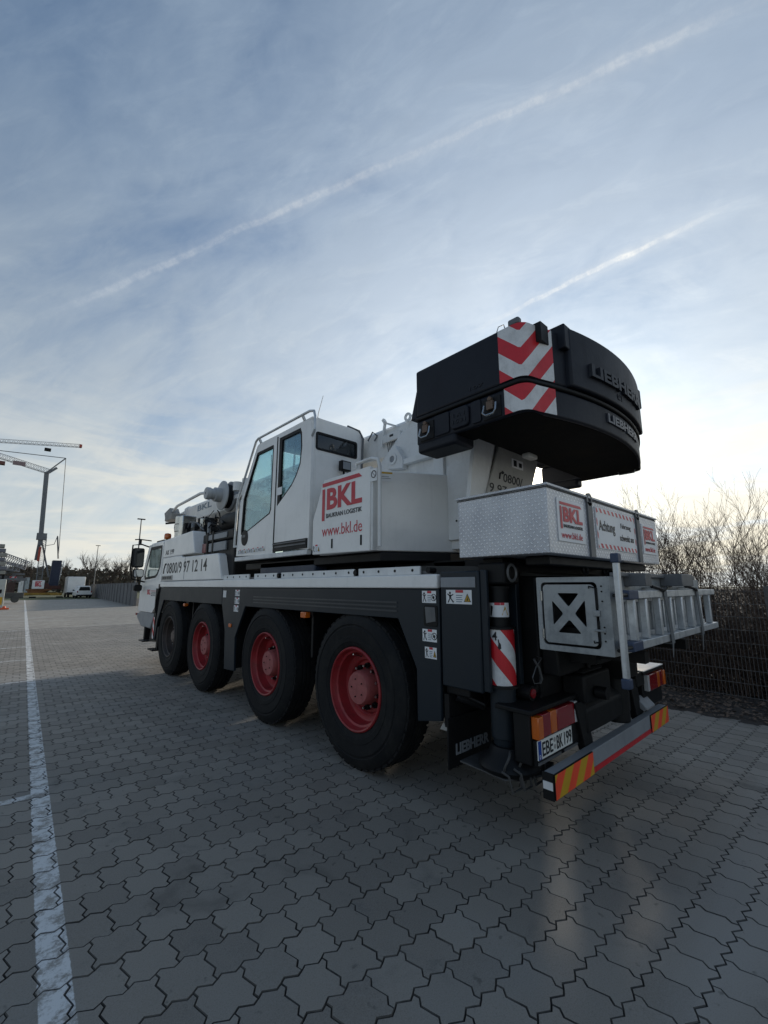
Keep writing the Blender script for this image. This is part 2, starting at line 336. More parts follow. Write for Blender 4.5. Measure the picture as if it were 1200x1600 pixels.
class MB:
    def __init__(s): s.v = []; s.f = []; s.mi = []; s.cur = 0
    def add(s, vs, fs):
        k = len(s.v); s.v += [tuple(p) for p in vs]
        s.f += [tuple(i + k for i in f) for f in fs]; s.mi += [s.cur] * len(fs); return s
    def box(s, x0, x1, y0, y1, z0, z1):
        vs = [(x, y, z) for x in (x0, x1) for y in (y0, y1) for z in (z0, z1)]
        return s.add(vs, [(0, 1, 3, 2), (4, 6, 7, 5), (0, 4, 5, 1), (2, 3, 7, 6), (0, 2, 6, 4), (1, 5, 7, 3)])
    def obox(s, c, ax, ay, az):      # oriented box: centre and three half axes
        c, ax, ay, az = map(Vector, (c, ax, ay, az))
        vs = [c + ax * i + ay * j + az * k for i in (-1, 1) for j in (-1, 1) for k in (-1, 1)]
        return s.add(vs, [(0, 1, 3, 2), (4, 6, 7, 5), (0, 4, 5, 1), (2, 3, 7, 6), (0, 2, 6, 4), (1, 5, 7, 3)])
    def prism(s, poly, axis, a, b):  # poly in the two other axes (in xyz order)
        def P(p, h):
            q = list(p); q.insert(axis, h); return tuple(q)
        n = len(poly); vs = [P(p, a) for p in poly] + [P(p, b) for p in poly]
        fs = [tuple(range(n - 1, -1, -1)), tuple(range(n, 2 * n))] + [(i, (i + 1) % n, n + (i + 1) % n, n + i) for i in range(n)]
        return s.add(vs, fs)
    def cyl(s, p0, p1, r0, r1=None, n=16, caps=True):
        p0, p1 = Vector(p0), Vector(p1); r1 = r0 if r1 is None else r1
        d = (p1 - p0).normalized(); a = d.orthogonal().normalized(); b = d.cross(a)
        vs = []
        for p, r in ((p0, r0), (p1, r1)):
            for i in range(n):
                t = 2 * math.pi * i / n; vs.append(p + a * (r * math.cos(t)) + b * (r * math.sin(t)))
        fs = [(i, (i + 1) % n, n + (i + 1) % n, n + i) for i in range(n)]
        if caps: fs += [tuple(range(n - 1, -1, -1)), tuple(range(n, 2 * n))]
        return s.add(vs, fs)
    def bar(s, p0, p1, w, h=None):
        p0, p1 = Vector(p0), Vector(p1); h = h or w
        d = (p1 - p0); L = d.length; d.normalize()
        up = Vector((0, 0, 1)) if abs(d.z) < 0.95 else Vector((0, 1, 0))
        a = d.cross(up).normalized(); b = a.cross(d)
        return s.obox((p0 + p1) / 2, d * (L / 2), a * (w / 2), b * (h / 2))
    def tube(s, pts, r, n=8, caps=True):
        pts = [Vector(p) for p in pts]; rs = r if isinstance(r, (list, tuple)) else [r] * len(pts)
        vs = []; ref = None
        for i, p in enumerate(pts):
            d = (pts[min(i + 1, len(pts) - 1)] - pts[max(i - 1, 0)]).normalized()
            if ref is None: ref = d.orthogonal().normalized()
            a = (ref - d * ref.dot(d)).normalized(); ref = a; b = d.cross(a)
            for k in range(n):
                t = 2 * math.pi * k / n; vs.append(p + a * (rs[i] * math.cos(t)) + b * (rs[i] * math.sin(t)))
        fs = []
        for i in range(len(pts) - 1):
            for k in range(n):
                fs.append((i * n + k, i * n + (k + 1) % n, (i + 1) * n + (k + 1) % n, (i + 1) * n + k))
        if caps: fs += [tuple(range(n - 1, -1, -1)), tuple(range((len(pts) - 1) * n, len(pts) * n))]
        return s.add(vs, fs)
    def lathe(s, prof, c, axis='X', sgn=1, n=48, closed=False):   # prof: (radius, offset along axis)
        vs = []; c = Vector(c)
        for r, o in prof:
            for k in range(n):
                t = 2 * math.pi * k / n
                if axis == 'X': vs.append((c.x + sgn * o, c.y + r * math.cos(t), c.z + r * math.sin(t)))
                else: vs.append((c.x + r * math.cos(t), c.y + r * math.sin(t), c.z + sgn * o))
        fs = []; m = len(prof)
        for i in range(m if closed else m - 1):
            j = (i + 1) % m
            for k in range(n): fs.append((i * n + k, i * n + (k + 1) % n, j * n + (k + 1) % n, j * n + k))
        return s.add(vs, fs)
    def build(s, name, material, parent=None, bevel=0.0, smooth=35, label=None, kind=None, seg=2):
        me = bpy.data.meshes.new(name)
        w = np.array(s.v, float); cen = (w.min(0) + w.max(0)) / 2
        cen = Vector(cen)
        me.from_pydata([tuple(Vector(p) - cen) for p in s.v], [], s.f)
        mats = material if isinstance(material, (list, tuple)) else [material]
        for m in mats: me.materials.append(m)
        if len(mats) > 1: me.polygons.foreach_set('material_index', s.mi)
        if len(s.f) < 60000:
            bm = bmesh.new(); bm.from_mesh(me); bmesh.ops.recalc_face_normals(bm, faces=bm.faces); bm.to_mesh(me); bm.free()
        me.polygons.foreach_set('use_smooth', [True] * len(me.polygons))
        me.set_sharp_from_angle(angle=R(smooth)); me.update()
        o = bpy.data.objects.new(name, me); COL.objects.link(o)
        pw = wloc(parent) if parent else Vector((0, 0, 0))
        o.location = cen - pw; o['_w'] = list(cen)
        if parent: o.parent = parent
        if bevel:
            b = o.modifiers.new('bevel', 'BEVEL'); b.width = bevel; b.segments = seg; b.limit_method = 'ANGLE'; b.angle_limit = R(40)
        if label: o['label'] = label
        if kind: o['kind'] = kind
        return o

def curve_mesh(cu):
    o = bpy.data.objects.new('tmp', cu); COL.objects.link(o)
    dg = bpy.context.evaluated_depsgraph_get()
    me = bpy.data.meshes.new_from_object(o.evaluated_get(dg))
    bpy.data.objects.remove(o); bpy.data.curves.remove(cu); return me
def map2d(me, O, U, V, Nn, su=1.0, sv=1.0, ou=0.0, ov=0.0):
    O, U, V, Nn = map(Vector, (O, U, V, Nn))
    return [O + U * ((v.co.x - ou) * su) + V * ((v.co.y - ov) * sv) + Nn * v.co.z for v in me.vertices], [tuple(p.vertices) for p in me.polygons]
def plate(name, outlines, O, U, V, thick, material, parent, bevel=0.0, label=None):
    """flat plate with holes: 2D outlines, first is the rim, the rest are holes"""
    cu = bpy.data.curves.new('c', 'CURVE'); cu.dimensions = '2D'; cu.fill_mode = 'BOTH'; cu.extrude = thick / 2
    for pts in outlines:
        sp = cu.splines.new('POLY'); sp.points.add(len(pts) - 1); sp.use_cyclic_u = True
        for i, p in enumerate(pts): sp.points[i].co = (p[0], p[1], 0, 1)
    me = curve_mesh(cu); U, V = Vector(U), Vector(V)
    vs, fs = map2d(me, O, U, V, U.cross(V)); bpy.data.meshes.remove(me)
    mb = MB(); mb.add(vs, fs)
    return mb.build(name, material, parent, bevel=bevel, label=label)
def text(s, O, U, V, w, h, material, parent, name='lettering', thick=0.002, bold=0.0, align='L', curve=None, shear=0.0, lift=0.0):
    """text whose bounding box starts at O (lower left) and fills w by h"""
    cu = bpy.data.curves.new('t', 'FONT'); cu.body = s; cu.size = 1.0; cu.extrude = 0.5; cu.offset = bold; cu.shear = shear; cu.resolution_u = 3
    me = curve_mesh(cu)
    xs = [v.co.x for v in me.vertices]; ys = [v.co.y for v in me.vertices]
    su, sv = w / (max(xs) - min(xs)), h / (max(ys) - min(ys))
    U, V = Vector(U), Vector(V); Nn = U.cross(V)
    vs = []
    for v in me.vertices:
        a, b, c = (v.co.x - min(xs)) * su, (v.co.y - min(ys)) * sv, (v.co.z + 0.5) * thick + lift
        vs.append(curve(a, b, c) if curve else Vector(O) + U * a + V * b + Nn * c)
    mb = MB(); mb.add(vs, [tuple(p.vertices) for p in me.polygons]); bpy.data.meshes.remove(me)
    return mb.build(name, material, parent, smooth=30)
def rrect(x0, x1, y0, y1, r, n=4):
    pts = []
    for cx, cy, a0 in ((x1 - r, y1 - r, 0), (x0 + r, y1 - r, 90), (x0 + r, y0 + r, 180), (x1 - r, y0 + r, 270)):
        for i in range(n + 1):
            t = R(a0 + 90 * i / n); pts.append((cx + r * math.cos(t), cy + r * math.sin(t)))
    return pts
def clip(poly, f):                    # keep f(p) >= 0
    out = []
    for i in range(len(poly)):
        p, q = poly[i], poly[(i + 1) % len(poly)]; a, b = f(p), f(q)
        if a >= 0: out.append(p)
        if (a >= 0) != (b >= 0):
            t = a / (a - b); out.append((p[0] + (q[0] - p[0]) * t, p[1] + (q[1] - p[1]) * t))
    return out
def stripes(name, S0, S1, T0, T1, slope, pitch, phase, surf, mats, parent, cols=1, label=None):
    """two-colour diagonal stripes over the rectangle [S0,S1]x[T0,T1], mapped by surf(s,t)"""
    mb = MB()
    for c in range(cols):
        a, b = S0 + (S1 - S0) * c / cols, S0 + (S1 - S0) * (c + 1) / cols
        rect = [(a, T0), (b, T0), (b, T1), (a, T1)]
        vals = [t - slope(s) for s, t in rect]
        k0, k1 = math.floor((min(vals) - phase) / pitch) - 1, math.ceil((max(vals) - phase) / pitch) + 1
        for k in range(k0, k1 + 1):
            lo, hi = phase + k * pitch, phase + (k + 1) * pitch
            sa, sb = slope(a), slope(b); sl = (sb - sa) / (b - a)
            g = lambda p: p[1] - (sa + sl * (p[0] - a))
            q = clip(rect, lambda p: g(p) - lo)
            if len(q) > 2: q = clip(q, lambda p: hi - g(p))
            if len(q) > 2:
                mb.cur = k % 2; mb.add([surf(*p) for p in q], [tuple(range(len(q)))])
    return mb.build(name, mats, parent, label=label)
def copy_tree(o, parent=None, keep=True):
    c = o.copy(); COL.objects.link(c); c.parent = parent
    for ch in list(o.children): copy_tree(ch, c)
    return c
UL, VL = (0, -1, 0), (0, 0, 1)       # reading direction on faces that look towards -X
UR, VR = (1, 0, 0), (0, 0, 1)        # reading direction on faces that look towards -Y

def sticker(O, U, V, w, h, parent, kind=0):
    O, U, V = Vector(O), Vector(U), Vector(V); Nn = U.cross(V)
    mb = MB()
    def q(a0, a1, b0, b1, lift, m):
        mb.cur = m; mb.add([O + U * a0 + V * b0 + Nn * lift, O + U * a1 + V * b0 + Nn * lift, O + U * a1 + V * b1 + Nn * lift, O + U * a0 + V * b1 + Nn * lift], [(0, 1, 2, 3)])
    def tri(pts, lift, m): mb.cur = m; mb.add([O + U * (a * w) + V * (b * h) + Nn * lift for a, b in pts], [tuple(range(len(pts)))])
    def disc(cx, cy, r, lift, m, n=14): mb.cur = m; mb.add([O + U * (cx * w + r * h * math.cos(t * 2 * math.pi / n)) + V * (cy * h + r * h * math.sin(t * 2 * math.pi / n)) + Nn * lift for t in range(n)], [tuple(range(n))])
    q(0, w, 0, h, 0.002, 0)
    q(w * 0.38, w * 0.68, h * 0.80, h * 0.99, 0.003, 2)
    for i in range(4): q(w * 0.40, w * (0.62 + 0.03 * (i % 2)), h * (0.14 + 0.15 * i), h * (0.19 + 0.15 * i), 0.003, 4)
    # little figure
    disc(0.16, 0.78, 0.09, 0.003, 1)
    tri([(0.12, 0.66), (0.20, 0.66), (0.21, 0.35), (0.13, 0.35)], 0.003, 1)
    tri([(0.04, 0.70), (0.08, 0.74), (0.17, 0.58), (0.14, 0.52)], 0.003, 1)
    tri([(0.28, 0.72), (0.30, 0.66), (0.18, 0.50), (0.18, 0.60)], 0.003, 1)
    tri([(0.13, 0.38), (0.17, 0.38), (0.10, 0.08), (0.05, 0.08)], 0.003, 1)
    tri([(0.17, 0.38), (0.21, 0.38), (0.32, 0.14), (0.27, 0.08)], 0.003, 1)
    if kind == 0:
        disc(0.83, 0.46, 0.30, 0.003, 1); disc(0.83, 0.46, 0.24, 0.004, 0); disc(0.83, 0.46, 0.13, 0.005, 1)
        tri([(0.74, 0.66), (0.77, 0.70), (0.92, 0.26), (0.89, 0.22)], 0.006, 1)
    else:
        tri([(0.70, 0.16), (0.97, 0.16), (0.835, 0.76)], 0.003, 1); tri([(0.735, 0.20), (0.935, 0.20), (0.835, 0.66)], 0.004, 3)
        tri([(0.80, 0.26), (0.87, 0.26), (0.84, 0.52)], 0.005, 1)
    return mb.build('warning_label', [WPRINT, BPRINT, REDP, YELLOWW, GPRINT], parent)

def logo(O, U, V, w, h, parent, sub=True):
    """red gantry mark and letters BKL; O is the lower left corner, h the height with the top bar"""
    O, U, V = Vector(O), Vector(U), Vector(V); Nn = U.cross(V)
    L = O + Nn * 0.003
    mb = MB()
    P = lambda a, b: L + U * (a * w) + V * (b * h)
    mb.add([P(0, 0.90), P(1.0, 0.90), P(0.93, 1.0), P(0, 1.0)], [(0, 1, 2, 3)])
    mb.add([P(0, 0.0), P(0.075, 0.0), P(0.075, 0.84), P(0.0, 0.84)], [(0, 1, 2, 3)])
    mb.build('logo_mark', REDP, parent)
    text('BKL', O + U * (w * 0.13) + V * (h * 0.27), U, V, w * 0.87, h * 0.56, REDP, parent, bold=0.035, lift=0.002)
    if sub: text('BAUKRAN LOGISTIK', O + U * (w * 0.12) + V * (h * 0.06), U, V, w * 0.88, h * 0.115, BPRINT, parent, bold=0.012, lift=0.002)

# ------------------------------------------------------------------ ground
# joint pattern in stone coordinates (a along a course, b across)
ZX = [(0, 0), (0.024, 0.017), (0.080, -0.015), (0.108, 0), (0.132, 0.017), (0.188, -0.015), (0.216, 0)]
ZY = [(0, 0), (0.010, -0.032), (-0.013, -0.064), (0.013, -0.1475), (-0.010, -0.1795), (0, -0.2115)]
def stone_outline():
    top = ZX[:]                                         # left to right
    right = [(0.216 + x, y) for x, y in ZY[1:]]
    bot = [(x, y - PB) for x, y in ZX[::-1]][1:]
    left = [(x, y) for x, y in ZY[::-1]][1:-1]
    p = top + right + bot + left
    return [(x - 0.108, y + PB / 2) for x, y in p]
def inset(p, d):
    n = len(p); out = []
    for i in range(n):
        a, b, c = Vector(p[i - 1]), Vector(p[i]), Vector(p[(i + 1) % n])
        e1, e2 = (b - a).normalized(), (c - b).normalized()
        n1, n2 = Vector((e1.y, -e1.x)), Vector((e2.y, -e2.x))       # clockwise outline: inward
        m = n1 + n2; k = d / max(0.5, m.dot(n1)) if m.length > 1e-6 else d
        q = b + m * k; out.append((q.x, q.y))
    return out
OUT = stone_outline()
R0, R1, R2 = inset(OUT, 0.0014), inset(OUT, 0.0018), inset(OUT, 0.0046)
nO = len(OUT)
tv = [(x, y, -0.022) for x, y in R0] + [(x, y, -0.0050) for x, y in R1] + [(x, y, 0) for x, y in R2]
tf = []
for k in range(2):
    for i in range(nO): j = (i + 1) % nO; tf.append((k * nO + i, k * nO + j, (k + 1) * nO + j, (k + 1) * nO + i))
tf = [f[::-1] for f in tf]
tv = np.array(tv)
bmq = bmesh.new(); vv = [bmq.verts.new(p) for p in tv[2 * nO:]]; fc = bmq.faces.new(vv); bmq.normal_update()
if fc.normal.z < 0: fc.normal_flip()
tri = bmesh.ops.triangulate(bmq, faces=[fc])['faces']; bmq.verts.index_update()
top_tris = [tuple(v.index + 2 * nO for v in f.verts) for f in bmq.faces]; bmq.free()
side_ok = []
for f in tf:
    a, b, c = tv[f[0]], tv[f[1]], tv[f[2]]
    side_ok.append(f)
faces_all = [tuple(f) for f in tf] + top_tris

def proj(x, y, z):
    q = cam_inv @ Vector((x, y, z))
    if q.z > -0.05: return None
    return 600 + 665 * q.x / -q.z, 800 - 665 * q.y / -q.z
cam_inv = (Matrix.Translation(cam.location) @ cam.rotation_euler.to_matrix().to_4x4()).inverted()

lot = MB()
YN = 24.0      # stones are modelled out to here, the material takes over beyond
lot.add([(-90, -60, -0.024), (140, -60, -0.024), (140, 95, -0.024), (-90, 95, -0.024)], [(0, 1, 2, 3)])
lot_o = lot.build('paved_lot', SAND, None, kind='structure')
cr = Matrix.Rotation(-R(SITE), 3, 'Z')
def stone_place(i, j):
    a = i * PA + (0.108 if j % 2 else 0.0) + 0.03; b = j * PB + 0.06
    v = cr @ Vector((a, b, 0)); return v.x, v.y
cands = []
for j in range(-16, int(YN / PB) + 2):
    for i in range(-32, 50):
        x, y = stone_place(i, j)
        xe = 7.62 + y * tS
        if x > xe or x < -5.2 + max(0, 0) or y < -3.2 or y > YN: continue
        if y > 12 and x < -3.0: continue
        if y > 16 and x > 8.0: pass
        cands.append((i, j, x, y))
vis = []
for c in cands:
    p = proj(c[2], c[3], 0)
    if p and -20 < p[0] < 1220 and p[1] < 1625:
        under = 3.0 < c[2] < 5.4 and 2.2 < c[3] < 13
        if not under: vis.append((c[2] ** 2 + c[3] ** 2, c))
vis.sort(key=lambda t: t[0])
near = set((c[0], c[1]) for _, c in vis[:300])
sm = bpy.data.meshes.new('paving_stone')
sm.from_pydata([tuple(p) for p in tv], [], faces_all); sm.materials.append(PAVE)
bm = bmesh.new(); bm.from_mesh(sm); bmesh.ops.recalc_face_normals(bm, faces=bm.faces)
if sum(f.normal.z * f.calc_area() for f in bm.faces) < 0: bmesh.ops.reverse_faces(bm, faces=bm.faces)
bm.to_mesh(sm); bm.free()
rng = random.Random(3)
AV, AF, AT = [], [], []
nv = len(tv); far_f = np.array([list(f) + [-1] * (4 - len(f)) for f in faces_all])
allv = []; tints = []
cnt = 0
lw_ = wloc(lot_o)
for (i, j, x, y) in cands:
    dz_ = rng.gauss(0, 0.0011); tx, ty = rng.gauss(0, 0.0035), rng.gauss(0, 0.0035); rz = -R(SITE) + rng.gauss(0, 0.004)
    if (i, j) in near:
        o = bpy.data.objects.new('paving_stone', sm); COL.objects.link(o); o.parent = lot_o
        o.location = Vector((x, y, dz_)) - lw_; o.rotation_euler = (tx, ty, rz)
    else:
        c, s_ = math.cos(rz), math.sin(rz)
        px, py = tv[:, 0] * c - tv[:, 1] * s_, tv[:, 0] * s_ + tv[:, 1] * c
        pz = tv[:, 2] + dz_ - tv[:, 0] * ty + tv[:, 1] * tx
        allv.append(np.stack([px + x, py + y, pz], 1)); tints.append(rng.random()); cnt += 1
V_ = np.concatenate(allv); me = bpy.data.meshes.new('paving_stone')
tri_f = []
for f in [tuple(p.vertices) for p in sm.polygons]:
    tri_f.append(f)
FF = [tuple(k + q * nv for k in f) for q in range(cnt) for f in tri_f]
me.from_pydata((V_ - np.array(lw_)).tolist(), [], FF); me.materials.append(PAVE)
at = me.attributes.new('tint', 'FLOAT', 'FACE'); at.data.foreach_set('value', np.repeat(np.array(tints), len(tri_f)))
po = bpy.data.objects.new('paving_stone', me); COL.objects.link(po); po.parent = lot_o; po['kind'] = 'stuff'
# the rest of the lot, paving too far to tell the stones apart
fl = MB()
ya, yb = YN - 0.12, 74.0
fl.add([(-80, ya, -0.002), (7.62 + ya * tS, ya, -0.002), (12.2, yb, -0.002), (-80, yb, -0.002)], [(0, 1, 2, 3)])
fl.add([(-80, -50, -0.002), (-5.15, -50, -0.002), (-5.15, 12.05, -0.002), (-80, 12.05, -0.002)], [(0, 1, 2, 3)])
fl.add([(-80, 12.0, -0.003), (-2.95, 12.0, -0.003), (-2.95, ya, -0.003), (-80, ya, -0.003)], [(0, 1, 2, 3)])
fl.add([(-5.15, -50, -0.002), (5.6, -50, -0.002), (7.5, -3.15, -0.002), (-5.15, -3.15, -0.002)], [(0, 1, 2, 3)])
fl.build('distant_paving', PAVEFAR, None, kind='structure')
g = MB(); g.add([(-900, 73.9, -0.012), (1200, 73.9, -0.012), (1200, 2500, -0.012), (-900, 2500, -0.012)], [(0, 1, 2, 3)])
g.build('grass_field', GRASS, None, kind='structure')
g = MB(); g.add([(5.4, -60, -0.016), (400, -60, -0.016), (400, 73.9, -0.016), (11.0, 73.9, -0.016), (7.63 + 0, 0, -0.016)], [(0, 1, 2, 3, 4)])
# soil with a lumpy strip along the fence
g.build('soil_ground', SOIL, None, kind='structure')
sv, sf = [], []
nx_, ny_ = 26, 240
for a in range(ny_):
    for b in range(nx_):
        y = -6 + a * 0.14; x = 7.60 + y * tS + b * 0.13
        h = 0.0 if b == 0 else 0.018 + 0.03 * (math.sin(x * 7.3 + y * 3.1) * math.sin(y * 5.7) + rng.random()) * min(1, b / 4)
        sv.append((x, y, h - 0.012))
for a in range(ny_ - 1):
    for b in range(nx_ - 1): sf.append((a * nx_ + b, a * nx_ + b + 1, (a + 1) * nx_ + b + 1, (a + 1) * nx_ + b))
g = MB(); g.add(sv, sf); g.build('soil_strip', SOIL, None, kind='structure')
# fallen leaves and wood chips on it
lv, lf = [], []
for k in range(9000):
    y = rng.uniform(-2.5, 9) ; t = rng.random()
    x = 7.62 + y * tS + t * 2.2
    if t < 0.05 and rng.random() < .6: continue
    s_ = rng.uniform(0.012, 0.042); az = rng.uniform(0, 6.28); ti = rng.uniform(-.6, .6)
    ux, uy = math.cos(az) * s_, math.sin(az) * s_; wx, wy = -math.sin(az) * s_ * .55, math.cos(az) * s_ * .55
    z = rng.uniform(0.02, 0.055); k0 = len(lv)
    lv += [(x - ux, y - uy, z), (x + wx, y + wy, z + ti * s_), (x + ux, y + uy, z + .3 * s_), (x - wx, y - wy, z - ti * s_ * .3)]
    lf.append((k0, k0 + 1, k0 + 2, k0 + 3))
lo = MB(); lo.add(lv, lf)
tag(lo.build('leaf_litter', LEAF, None), 'brown dead leaves and chips lying along the foot of the mesh fence', 'leaf litter', kind='stuff')

# ------------------------------------------------------------------ MOBILE CRANE
XL, XR, XC = 2.88, 5.50, 4.19
crane = empty('mobile_crane', (XC, 7.0, 0), 'four axle white and dark slate mobile crane with red wheels parked on the paving', 'mobile crane')

# chassis
mb = MB(); mb.box(3.55, 4.83, 2.1, 11.6, 0.72, 1.74); mb.box(3.40, 4.98, 2.1, 10.9, 1.50, 1.742)
for y in (3.62, 5.58, 7.98, 9.87):
    mb.cyl((3.3, y, 0.74), (5.1, y, 0.74), 0.10, n=12); mb.cyl((4.19 - .22, y, .74), (4.19 + .22, y, .74), .24, .24, 16)
    for x in (3.45, 4.93): mb.cyl((x, y + .25, 0.65), (x, y + .25, 1.5), 0.07, n=10)
chassis = mb.build('chassis', BLACK, crane, bevel=0.01)
mb = MB(); mb.box(2.93, 5.45, 2.50, 10.72, 1.752, 1.78)
mb.build('deck_plate', BLACK, crane)
mb = MB(); mb.box(2.96, 3.42, 2.75, 10.5, 1.56, 1.60); mb.box(4.96, 5.42, 2.75, 10.5, 1.56, 1.60)
for y in (4.58, 8.83): mb.box(2.98, 3.5, y - .02, y + .02, 0.95, 1.56)
mb.build('wheel_arch_liner', BLACK, crane)

def wheel(y, left=True, style='red'):
    sg = 1 if left else -1
    x0 = 2.852 if left else 5.528
    c = (x0, y, 0.764)
    mb = MB()
    prof = [(0.405, 0.035), (0.42, 0.022), (0.45, 0.013), (0.455, 0.007), (0.50, 0.003), (0.505, 0.008), (0.54, 0.004), (0.60, 0.0), (0.612, 0.010), (0.622, 0.010), (0.630, 0.001), (0.66, 0.010), (0.695, 0.03), (0.718, 0.05), (0.724, 0.065),
            (0.738, 0.075), (0.742, 0.12), (0.742, 0.165), (0.725, 0.168), (0.725, 0.182), (0.744, 0.185), (0.744, 0.225), (0.727, 0.228), (0.727, 0.242), (0.744, 0.245), (0.742, 0.29), (0.725, 0.293), (0.725, 0.307), (0.742, 0.31), (0.740, 0.36), (0.724, 0.38), (0.69, 0.43), (0.58, 0.45), (0.42, 0.42), (0.40, 0.40)]
    mb.lathe([(r * 1.026, o * .92) for r, o in prof], c, 'X', sg, n=96)
    for k in range(46):                                  # shoulder lugs
        t = 2 * math.pi * k / 46; ct, st = math.cos(t), math.sin(t)
        rad, tan = Vector((0, ct, st)), Vector((0, -st, ct)); ax = Vector((sg, 0, 0))
        for (o, r, w, d) in ((0.074, 0.7475, 0.038, 0.020), (0.332, 0.7475, 0.038, 0.020)):
            mb.obox(Vector(c) + ax * o + rad * r, tan * w * 0.95, rad * 0.014, ax * d)
    wh = mb.build('wheel', RUBBER, crane, smooth=28)
    if style == 'red': rm, hm = RED, REDHUB
    else: rm, hm = RIMDARK, HUBDARK
    mb = MB()
    mb.lathe([(0.415, 0.045), (0.412, 0.022), (0.400, 0.012), (0.388, 0.018), (0.385, 0.04), (0.372, 0.075), (0.352, 0.085), (0.348, 0.15), (0.335, 0.185), (0.30, 0.20), (0.275, 0.196), (0.262, 0.206), (0.255, 0.225), (0.16, 0.225)], c, 'X', sg, n=72)
    mb.build('rim', rm, wh, smooth=40)
    dep = 0.07 if style == 'red' else 0.10
    hr = 0.165 if style == 'red' else 0.12
    mb = MB(); mb.lathe([(hr + .012, 0.225), (hr + .005, 0.12), (hr, dep + .02), (hr - 0.012, dep), (0.03, dep - .004), (0.001, dep - .004)], c, 'X', sg, n=48)
    hub = mb.build('hub_cap', hm, wh, smooth=40)
    for a in (0, 72, 144, 216, 288):
        mb = MB(); mb.cyl((x0 + sg * (dep - .004), y + .09 * math.cos(R(a)), .764 + .09 * math.sin(R(a))), (x0 + sg * (dep - .012), y + .09 * math.cos(R(a)), .764 + .09 * math.sin(R(a))), .008, n=6)
        mb.build('bolt_head', BLACK, hub)
    for k in range(10):
        a = R(36 * k + 18); yy, zz2 = y + 0.208 * math.cos(a), 0.764 + 0.208 * math.sin(a)
        mb = MB(); mb.cyl((x0 + sg * .226, yy, zz2), (x0 + sg * .190, yy, zz2), 0.030, n=8); mb.cyl((x0 + sg * .190, yy, zz2), (x0 + sg * .155, yy, zz2), 0.019, 0.015, 8)
        mb.cur = 1; mb.cyl((x0 + sg * .155, yy, zz2), (x0 + sg * .145, yy, zz2), 0.014, 0.011, 8)
        mb.build('wheel_nut', [BLACK, CHROME], wh)
    if style == 'red' and left:                            # valve
        mb = MB(); mb.cyl((x0 + .05, y + .05, .764 + .33), (x0 + .16, y + .045, .764 + .30), 0.008, n=6); mb.build('valve_stem', CHROME, wh)
    return wh
for y, st in ((3.62, 'red'), (5.58, 'red'), (7.98, 'red'), (9.87, 'dark')):
    w = wheel(y, True, st)
    if st == 'dark': w['label'] = 'front wheel with dark brown rim'
for y, st in ((3.62, 'red'), (5.58, 'red'), (7.98, 'red'), (9.87, 'dark')): wheel(y, False, st)

# side skirt (fender) panels, left and right
def skirt(x0, x1, sg):
    rear = [(2.46, 1.775), (2.46, 0.70), (2.73, 0.645), (2.735, 1.08), (2.97, 1.50), (6.29, 1.50), (6.60, 1.02), (6.56, 0.53), (6.94, 0.51), (7.00, 1.10), (7.18, 1.50), (7.18, 1.775)]
    a = MB(); a.prism(rear, 0, x0, x1); p = a.build('side_skirt', NAVY, crane, bevel=0.006)
    b = MB(); b.prism([(7.19, 1.775), (7.19, 1.50), (10.46, 1.50), (10.80, 1.02), (10.92, 0.60), (11.02, 0.60), (10.86, 1.2), (10.74, 1.775)], 0, x0, x1)
    b.build('side_skirt', NAVY, crane, bevel=0.006)
    for z in (1.56, 1.60, 1.64):
        r = MB(); r.box(x0 - .006 if sg < 0 else x1, x0 if sg < 0 else x1 + .006, 2.98, 6.02, z, z + 0.016); r.build('pressed_rib', mat('worn_skirt_edge', (.032, .040, .048), .4, dirt=.3), p)
    for yy in (2.62, 6.25):
        r = MB(); r.box(x0 - .002 if sg < 0 else x1, x0 if sg < 0 else x1 + .002, yy, yy + 0.012, 0.9 if yy < 3 else 1.0, 1.77)
    # returns that give the panel depth
    r = MB(); xi = x1 if sg < 0 else x0 - 0.40
    r.box(xi, xi + 0.40, 2.465, 2.485, 0.72, 1.75); r.build('skirt_return', BLACK, crane); r = MB(); r.box(xi, xi + .40, 6.60, 6.90, 0.56, 1.45)
    r.build('skirt_return', BLACK, crane)
    return p
skirtL = skirt(2.88, 2.915, -1); skirt(5.465, 5.50, 1)
mb = MB(); mb.box(2.865, 2.93, 2.47, 10.78, 1.782, 1.905)
sill = mb.build('white_deck_edge', WHITE, crane, bevel=0.012)
mb = MB(); mb.box(5.45, 5.515, 2.47, 10.78, 1.782, 1.905); mb.build('white_deck_edge', WHITE, crane, bevel=0.012)
mb = MB(); mb.box(2.93, 5.45, 2.47, 10.78, 1.80, 1.885); mb.build('deck_frame', BLACK, crane)
# perforated rail pieces on the deck edge
for (y0, y1) in ((2.72, 3.62), (3.70, 5.30), (5.42, 6.12), (6.30, 7.28)):
    mb = MB(); mb.box(2.92, 2.945, y0, y1, 1.907, 1.985); rl = mb.build('deck_rail', WHITE2, crane, bevel=0.004)
    k = y0 + 0.09
    while k < y1 - .03:
        h = MB(); h.cyl((2.9155, k, 1.948), (2.921, k, 1.948), 0.014, n=8); h.build('rail_hole', BLACK, rl); k += 0.24
mb = MB(); mb.box(2.955, 2.965, 2.6, 7.2, 1.907, 1.94); mb.build('cable_duct', STEELD, crane)
for y in (2.60, 3.66, 5.36): 
    mb = MB(); mb.cyl((2.90, y, 1.945), (2.99, y, 1.945), 0.028, n=10); mb.build('rail_bolt', BLACK, crane)

